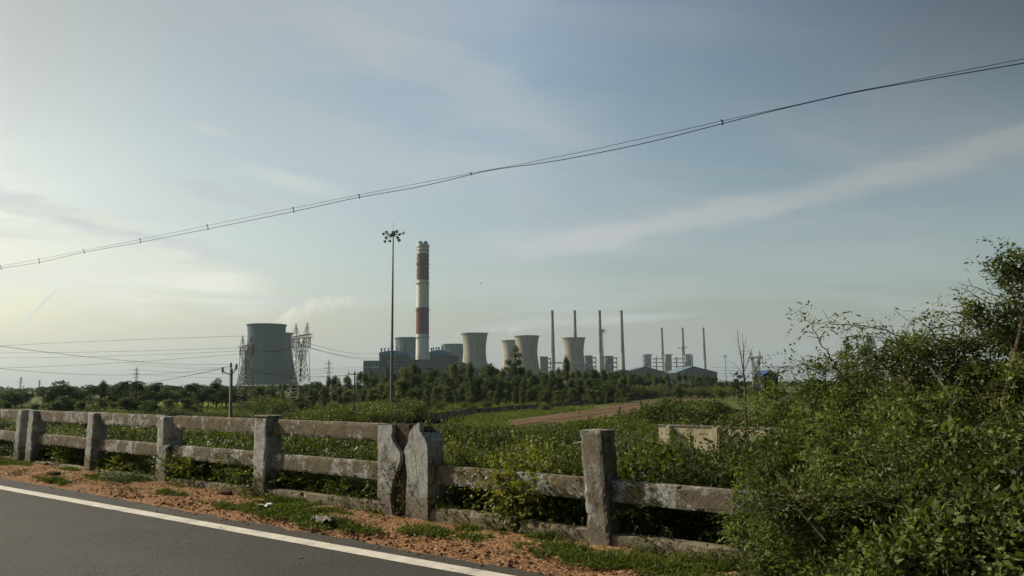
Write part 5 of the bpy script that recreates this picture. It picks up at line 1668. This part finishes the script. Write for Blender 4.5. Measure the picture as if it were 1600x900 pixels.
def far_pylon(px, ytop, ybase, Z, label):
    p = at(px, ytop, Z); base = np.array([p[0], p[1], GZ]); H = p[2] - GZ; r = thing('lattice_pylon', base, label, 'pylon')
    k = H / 30; w = max(.10, Z * .00022); mb = MB()
    for sx in (-1, 1):
        for sy in (-1, 1):
            mb.bar((sx * 2.6 * k, sy * 2.6 * k, 0), (sx * .8 * k, sy * .8 * k, 17 * k), w); mb.bar((sx * .8 * k, sy * .8 * k, 17 * k), (sx * .5 * k, sy * .5 * k, 27 * k), w)
            mb.bar((sx * .5 * k, sy * .5 * k, 27 * k), (0, 0, 30 * k), w)
    zs = np.linspace(0, 27, 12) * k
    for a, b in zip(zs[:-1], zs[1:]):
        ra = np.interp(a / k, [0, 17, 27], [2.6, .8, .5]) * k; rb = np.interp(b / k, [0, 17, 27], [2.6, .8, .5]) * k
        for sy in (-1, 1): mb.bar((-ra, sy * ra, a), (rb, sy * rb, b), w * .7); mb.bar((ra, sy * ra, a), (-rb, sy * rb, b), w * .7)
    mb.build('body', M['farsteel'], r, recalc=False)
    for z, L in ((26, 3.4), (22, 4.4), (18, 3.8)):
        a = MB()
        for sg in (-1, 1): a.bar((0, 0, z * k), (sg * L * k, 0, z * k), w * 1.2); a.bar((0, 0, (z + 1.4) * k), (sg * L * k, 0, z * k), w)
        a.build('cross_arm', M['farsteel'], r, recalc=False)


far_pylon(33, 588, 620, 900, 'small far pylon at the left edge of the horizon')
far_pylon(62, 593, 620, 1150, 'smallest far pylon left of the large rounded dark tree')
far_pylon(214, 572.5, 610, 620, 'small far pylon above the coconut palms')
far_pylon(514, 561, 600, 560, 'small far pylon between right lattice pylon and grey blue block')


def lamp(mb, gl, c, d, R):
    """bowl floodlight pointing along d"""
    d = unit(np.array(d, float)[None])[0]; c = np.array(c, float)
    mb.tube([c - d * R * .9, c - d * R * .55, c, c + d * R * .35], [R * .25, R * .45, R * .75, R], 12)
    gl.tube([c + d * R * .33, c + d * R * .42], [R * .9, R * .85], 12)


def high_mast(px, ytop, Z, label, lamps, rbase=.33, rtop=.11):
    p = at(px, ytop, Z); base = np.array([p[0], p[1], GZ]); H = p[2] - GZ; k = 1.0
    r = thing('floodlight_mast', base, label, 'lamp mast')
    MB().tube([(0, 0, 0), (0, 0, H * .33), (0, 0, H * .66), (0, 0, H - .2)], [rbase, rbase * .75 + rtop * .25, rbase * .4 + rtop * .6, rtop], 12).build('pole', M['galv'], r)
    MB().box((0, 0, .2), (1.2, 1.2, .4)).build('footing', M['poleconc'], r)
    MB().tube([(0, 0, H - .3), (0, 0, H + 1.3)], .025, 5).build('lightning_rod', M['darksteel'], r)
    ring = MB(); R = 1.0
    ring.lathe([(.22, H - 1.1), (.32, H - 1.1), (.32, H - .3), (.22, H - .3)], n=12, close=True)
    for dx, dy, dz, dd in lamps: ring.tube([(0, 0, H - .9), (dx * .85, dy * .85, H - .9 + dz * .6), (dx, dy, H - .9 + dz)], .04, 5)
    ring.lathe([(R - .04, H - .95), (R + .04, H - .95), (R + .04, H - .87), (R - .04, H - .87)], n=20, close=True)
    ring.build('lamp_frame', M['darksteel'], r)
    for dx, dy, dz, dd in lamps:
        h, g = MB(), MB(); lamp(h, g, (dx, dy, H - .9 + dz), dd, .29)
        ho = h.build('floodlight', M['dullsteel'], r); g.build('lamp_glass', M['lampglass'], ho)


LM = [(-1.1, .2, .55, (-.3, -.8, -.4)), (-1.6, -.3, .15, (-.8, .2, -.5)), (-1.0, -.8, -.6, (-.4, -.8, -.5)), (-1.45, .5, -.95, (-.7, .6, -.6)), (-.4, -.9, -1.15, (-.1, -.4, -.9)), (.55, .2, .6, (.2, -.9, .1)),
      (1.1, -.5, .05, (.6, -.5, -.6)), (1.65, .1, .35, (.9, -.3, -.4)), (1.05, -.4, -.95, (.3, -.8, -.5)), (.1, -.6, .1, (.1, -.9, -.3)), (-.5, .5, .0, (-.4, .6, -.5)), (.6, .8, -.3, (.4, .8, -.4))]
high_mast(614.5, 359, 125, 'tall floodlight mast with a cluster of bowl lamps, left of the striped chimney', LM, .27, .09)
high_mast(941.5, 514, 335, 'farther floodlight mast with lamps before the third tall thin chimney', LM, .30, .11)
high_mast(1133, 555, 640, 'small distant floodlight mast left of the bare tree', LM, .36, .18)


def forked_pole():
    Z = 95; g = at(361, 640, Z); base = np.array([g[0], g[1], GZ]); r = thing('electric_pole', base, 'concrete electric pole with forked cross arm and three insulators', 'electric pole')
    top = at(361.5, 576, Z)
    MB().tube([base - [0, 0, .3], top], [.24, .19], 4).build('pole', M['poleconc'], r, base)
    a, b = at(348, 579, Z), at(369.5, 574, Z); c = at(360.5, 585, Z)
    MB().tube([a, at(353, 583.5, Z - .2), c], .07, 5).build('cross_arm', M['darksteel'], r, base)
    MB().tube([c, at(365, 582, Z - .2), b], .07, 5).build('cross_arm', M['darksteel'], r, base)
    for x, y in ((348, 577), (361, 570), (369.5, 571.5)):
        q = at(x, y, Z); MB().lathe([(.03, -.55), (.1, -.3), (.17, -.2), (.10, -.08), (.17, .02), (.10, .12), (.12, .22), (.01, .3)], q, 8).build('insulator', M['porcelain'], r, base)


forked_pole()


def plain_pole(px, yt, Z, rad, mat, label, arms=True, box=False, name='electric_pole', cat='electric pole'):
    p = at(px, yt, Z); base = np.array([p[0], p[1], GZ]); H = p[2] - GZ; r = thing(name, base, label, cat)
    MB().tube([(0, 0, -.2), (0, 0, H)], [rad, rad * .7], 6).build('pole', M[mat], r)
    if arms:
        w = arms if arms is not True else .9
        MB().box((0, 0, H - w * .4), (w * 2, .1 * w, .1 * w)).build('cross_arm', M[mat], r)
        for s in (-.9, 0, .9): MB().tube([(s * w, 0, H - w * .35), (s * w, 0, H - w * .05)], .07 * w, 6).build('insulator', M['porcelain'], r)
    if box: MB().box((-.3, 0, H - 5.6), (.45, .4, .7)).build('switch_box', M['darksteel'], r)


plain_pole(554.5, 580, 100, .12, 'darksteel', 'thin dark electric pole left of the tall floodlight mast', True, True)
plain_pole(1066, 541, 560, .35, 'poleconc', 'slender pale lamp pole with cross arms before the second shorter chimney', 3.2, name='lamp_pole', cat='lamp pole')
plain_pole(1109.5, 594, 210, .10, 'darksteel', 'short dark post beside the end of the haul road', False, name='marker_post', cat='post')


# ------------------------------------------------------------------ cables
def cable(pts, rad, label, group=None, sag=0.0, mat='wire', name='power_cable'):
    P = [np.array(p, float) for p in pts]
    if len(P) == 2:
        a, b = P; n = 14; P = [a + (b - a) * i / n - np.array([0, 0, 4 * sag * (i / n) * (1 - i / n)]) for i in range(n + 1)]
    o = MB().tube(P, rad, 4, False).build(name, M[mat], None, recalc=False)
    tag(o, label, 'cable', group); return o


def overhead_pair():
    """two loosely twisted conductors parallel to the road"""
    U = 8.0
    def pt(px, py):
        v = ray(px, py); t = (D0 + U) / (v[:2] @ NV); return CAM + v * t
    hi = [(-300, 474), (-90, 434), (0, 416), (60, 405.5), (130, 391.5), (218, 374.5), (323, 352.5), (457, 325.5), (560, 304.5), (735, 271), (768, 264.5), (800, 259.5), (860, 247), (920, 235.5), (1000, 217), (1060, 204.5), (1127, 189), (1200, 173.5), (1260, 160.5), (1330, 144), (1400, 131), (1480, 115), (1600, 92), (1800, 55)]
    lo = [(-300, 477), (-90, 437), (0, 419), (60, 411), (130, 394), (218, 379), (323, 358), (457, 331), (560, 308), (640, 295), (700, 282), (735, 272.5), (768, 265), (800, 261), (860, 253), (920, 242), (1000, 225.5), (1060, 211), (1127, 193.5), (1200, 175), (1260, 161), (1330, 145), (1400, 132.5), (1480, 119), (1600, 98.5), (1800, 62)]
    def smooth(L):
        xs = [a for a, b in L]; ys = [b for a, b in L]; X = np.linspace(xs[0], xs[-1], 150); Y = np.interp(X, xs, ys)
        for _ in range(3): Y[1:-1] = (Y[:-2] + 2 * Y[1:-1] + Y[2:]) / 4
        return [pt(a, b) for a, b in zip(X, Y)]
    root = thing('overhead_cable', pt(800, 260), 'pair of loosely twisted black cables with small spacers crossing the whole sky', 'cable')
    o = pt(800, 260)
    MB().tube(smooth(hi), .0055, 5, False).build('conductor', M['wire'], root, o, recalc=False)
    MB().tube(smooth(lo), .009, 5, False).build('conductor', M['wire'], root, o, recalc=False)
    for (x, a, b) in ((0, 414, 421), (60, 403.5, 411.5), (130, 390, 396), (218, 372.5, 380), (323, 350.5, 359), (457, 323.5, 332), (560, 303, 310), (735, 269.5, 273.5), (1127, 187, 195)):
        p, q = pt(x, a), pt(x + 2, b); MB().tube([p, (p + q) / 2 + np.array([.02, 0, 0]), q], [.018, .012, .018], 5).build('spacer', M['wire'], root, o, recalc=False)


overhead_pair()


def cables():
    Z = 95
    A = [at(348, 576, Z), at(361, 569, Z), at(369.5, 570.5, Z)]
    gl = 'thin cable from the forked concrete pole towards the upper left sky'
    cable([A[1], at(-60, 532, 45)], .013, 'dark cable climbing left from the top of the forked concrete pole', None, .5)
    cable([A[0], at(100, 614, 190)], .018, 'cable running from the forked pole down to the left trees, lower of two', None, .6)
    cable([A[2], at(120, 609, 200)], .018, 'cable running from the forked pole down to the left trees, upper of two', None, .8)
    cable([A[1] + np.array([0, 0, -.2]), at(-60, 569, 60)], .012, 'faint cable reaching the left frame edge from the forked pole', None, 1.0)
    cable([at(369.5, 571, Z), at(554.5, 583, 100)], .013, 'dark sagging cable from forked pole to the thin dark pole, upper', None, 1.1)
    cable([at(361, 574, Z), at(554.5, 585, 100)], .013, 'dark sagging cable from forked pole to the thin dark pole, lower', None, .6)
    # high voltage spans
    n = 0
    gr = 'high voltage conductors left of the lattice pylons'
    for (x1, y1, z1), (x0, y0, z0), sg in (((380, 543, 222), (-80, 551, 260), 1.5), ((380, 548, 222), (-80, 559, 265), 1.8), ((396, 551, 222), (-80, 577, 240), 2.2), ((386, 525, 222), (-80, 545, 262), -1.0)):
        cable([at(x1, y1, z1), at(x0, y0, z0)], .035, 'thin high voltage conductor stretching left from the left lattice pylon', gr, sg * .4)
    gr = 'high voltage conductors between the lattice pylons'
    for (a, b) in (((396, 546), (463, 538)), ((390, 543), (478, 541)), ((383, 546), (484, 536))):
        cable([at(*a, 222), at(*b, 176)], .03, 'thin high voltage conductor hanging between the two lattice pylons', gr, 1.2)
    gr = 'high voltage conductors right of the lattice pylons'
    for (a, b) in (((463, 538), (592, 558)), ((478, 541), (592, 560)), ((484, 537), (592, 551))):
        cable([at(*a, 176), at(*b, 420)], .04, 'thin high voltage conductor running from the right lattice pylon to the plant', gr, 1.5)
    gr = 'lower conductors behind the lattice pylons'
    for y0, y1 in ((560, 573), (563, 576), (571, 579), (578, 584)):
        cable([at(200, y0 + 6, 500), at(575, y1, 560)], .055, 'faint low conductor passing behind both lattice pylons', gr, 3)
    gr = 'pale conductors before the eucalyptus row'
    for y in (581, 584.5): cable([at(554.5, y + 1, 100), at(846, y + 1.5, 190)], .022, 'pale conductor crossing before the eucalyptus trees', gr, .5, 'galv')
    gr = 'distant conductors near the dark lattice pylon'
    for y in (574, 578, 583, 587): cable([at(1110, y, 420), at(1300, y - 1, 330)], .05, 'thin conductor behind the bare tree, beside the dark lattice pylon', gr, .5)


cables()


def steam():
    def plume(pts, rads, dens, label):
        mb = MB().tube(pts, rads, 14); m = bpy.data.materials.new('steam'); m.use_nodes = True; nt = m.node_tree
        for nd in list(nt.nodes):
            if nd.type != 'OUTPUT_MATERIAL': nt.nodes.remove(nd)
        t = NT(nt); v = t.new('ShaderNodeVolumePrincipled'); v.inputs['Color'].default_value = (.96, .96, .96, 1); v.inputs['Anisotropy'].default_value = .3
        n = t.noise(coords(t), .022, 4, .6)
        t.l.new(t.math('MULTIPLY', t.smooth(n, .44, .72), dens), v.inputs['Density']); nt.links.new(v.outputs[0], nt.nodes['Material Output'].inputs['Volume'])
        m.cycles.volume_step_rate = 4
        tag(mb.build('steam', m), label, 'steam', kind='stuff')
    plume([at(432, 516, 1760), at(452, 504, 1770), at(470, 492, 1790), at(490, 482, 1810), at(520, 474, 1830), at(560, 470, 1850)], [22, 26, 26, 28, 26, 8], .016, 'faint white steam drifting right from the wide grey cooling towers')
    plume([at(716, 535, 2280), at(722, 526, 2280), at(730, 518, 2290)], [22, 24, 14], .02, 'wisp of steam beside the nearest waisted cooling tower')
    plume([at(800, 531, 2100), at(806, 521, 2105), at(812, 512, 2110)], [26, 26, 12], .02, 'wisp of steam over the half hidden buff cooling tower')


steam()


def bird():
    p = at(751, 443, 160); r = thing('bird', p, 'tiny dark bird gliding in the sky right of the striped chimney', 'bird')
    mb = MB(); mb.tube([(-.22, 0, 0), (-.1, 0, .02), (.1, 0, .02), (.25, 0, 0)], [.01, .06, .07, .02], 6)
    for sg in (-1, 1): mb.add([(.08, 0, .03), (-.1, 0, .03), (-.12, sg * .5, .1), (-.02, sg * .75, .02), (.06, sg * .45, .12)], [(0, 1, 2, 3, 4)])
    o = mb.build('body', M['darksteel'], r, recalc=False)


bird()

# ------------------------------------------------------------------ air
def haze():
    mb = MB(); mb.box((0, 0, 145), (13400, 13400, 304))
    m = bpy.data.materials.new('haze'); m.use_nodes = True; nt = m.node_tree
    for nd in list(nt.nodes):
        if nd.type != 'OUTPUT_MATERIAL': nt.nodes.remove(nd)
    v = nt.nodes.new('ShaderNodeVolumePrincipled'); v.inputs['Color'].default_value = (.66, .86, 1.0, 1); v.inputs['Density'].default_value = HAZE
    v.inputs['Anisotropy'].default_value = .2
    nt.links.new(v.outputs[0], nt.nodes['Material Output'].inputs['Volume'])
    o = mb.build('haze', m); tag(o, 'pale blue haze filling the air', 'haze', kind='stuff')


HAZE = .00005
haze()

# ------------------------------------------------------------------ render
SC.render.engine = 'CYCLES'
cy = SC.cycles
cy.use_denoising = True
cy.max_bounces = 6; cy.diffuse_bounces = 3; cy.glossy_bounces = 2; cy.transmission_bounces = 4; cy.volume_bounces = 1; cy.transparent_max_bounces = 8
cy.use_adaptive_sampling = True; cy.adaptive_threshold = .015
cy.sample_clamp_indirect = 4
vs = SC.view_settings
vs.view_transform = 'Standard'; vs.look = 'None'; vs.gamma = 1.0; vs.exposure = 0.2
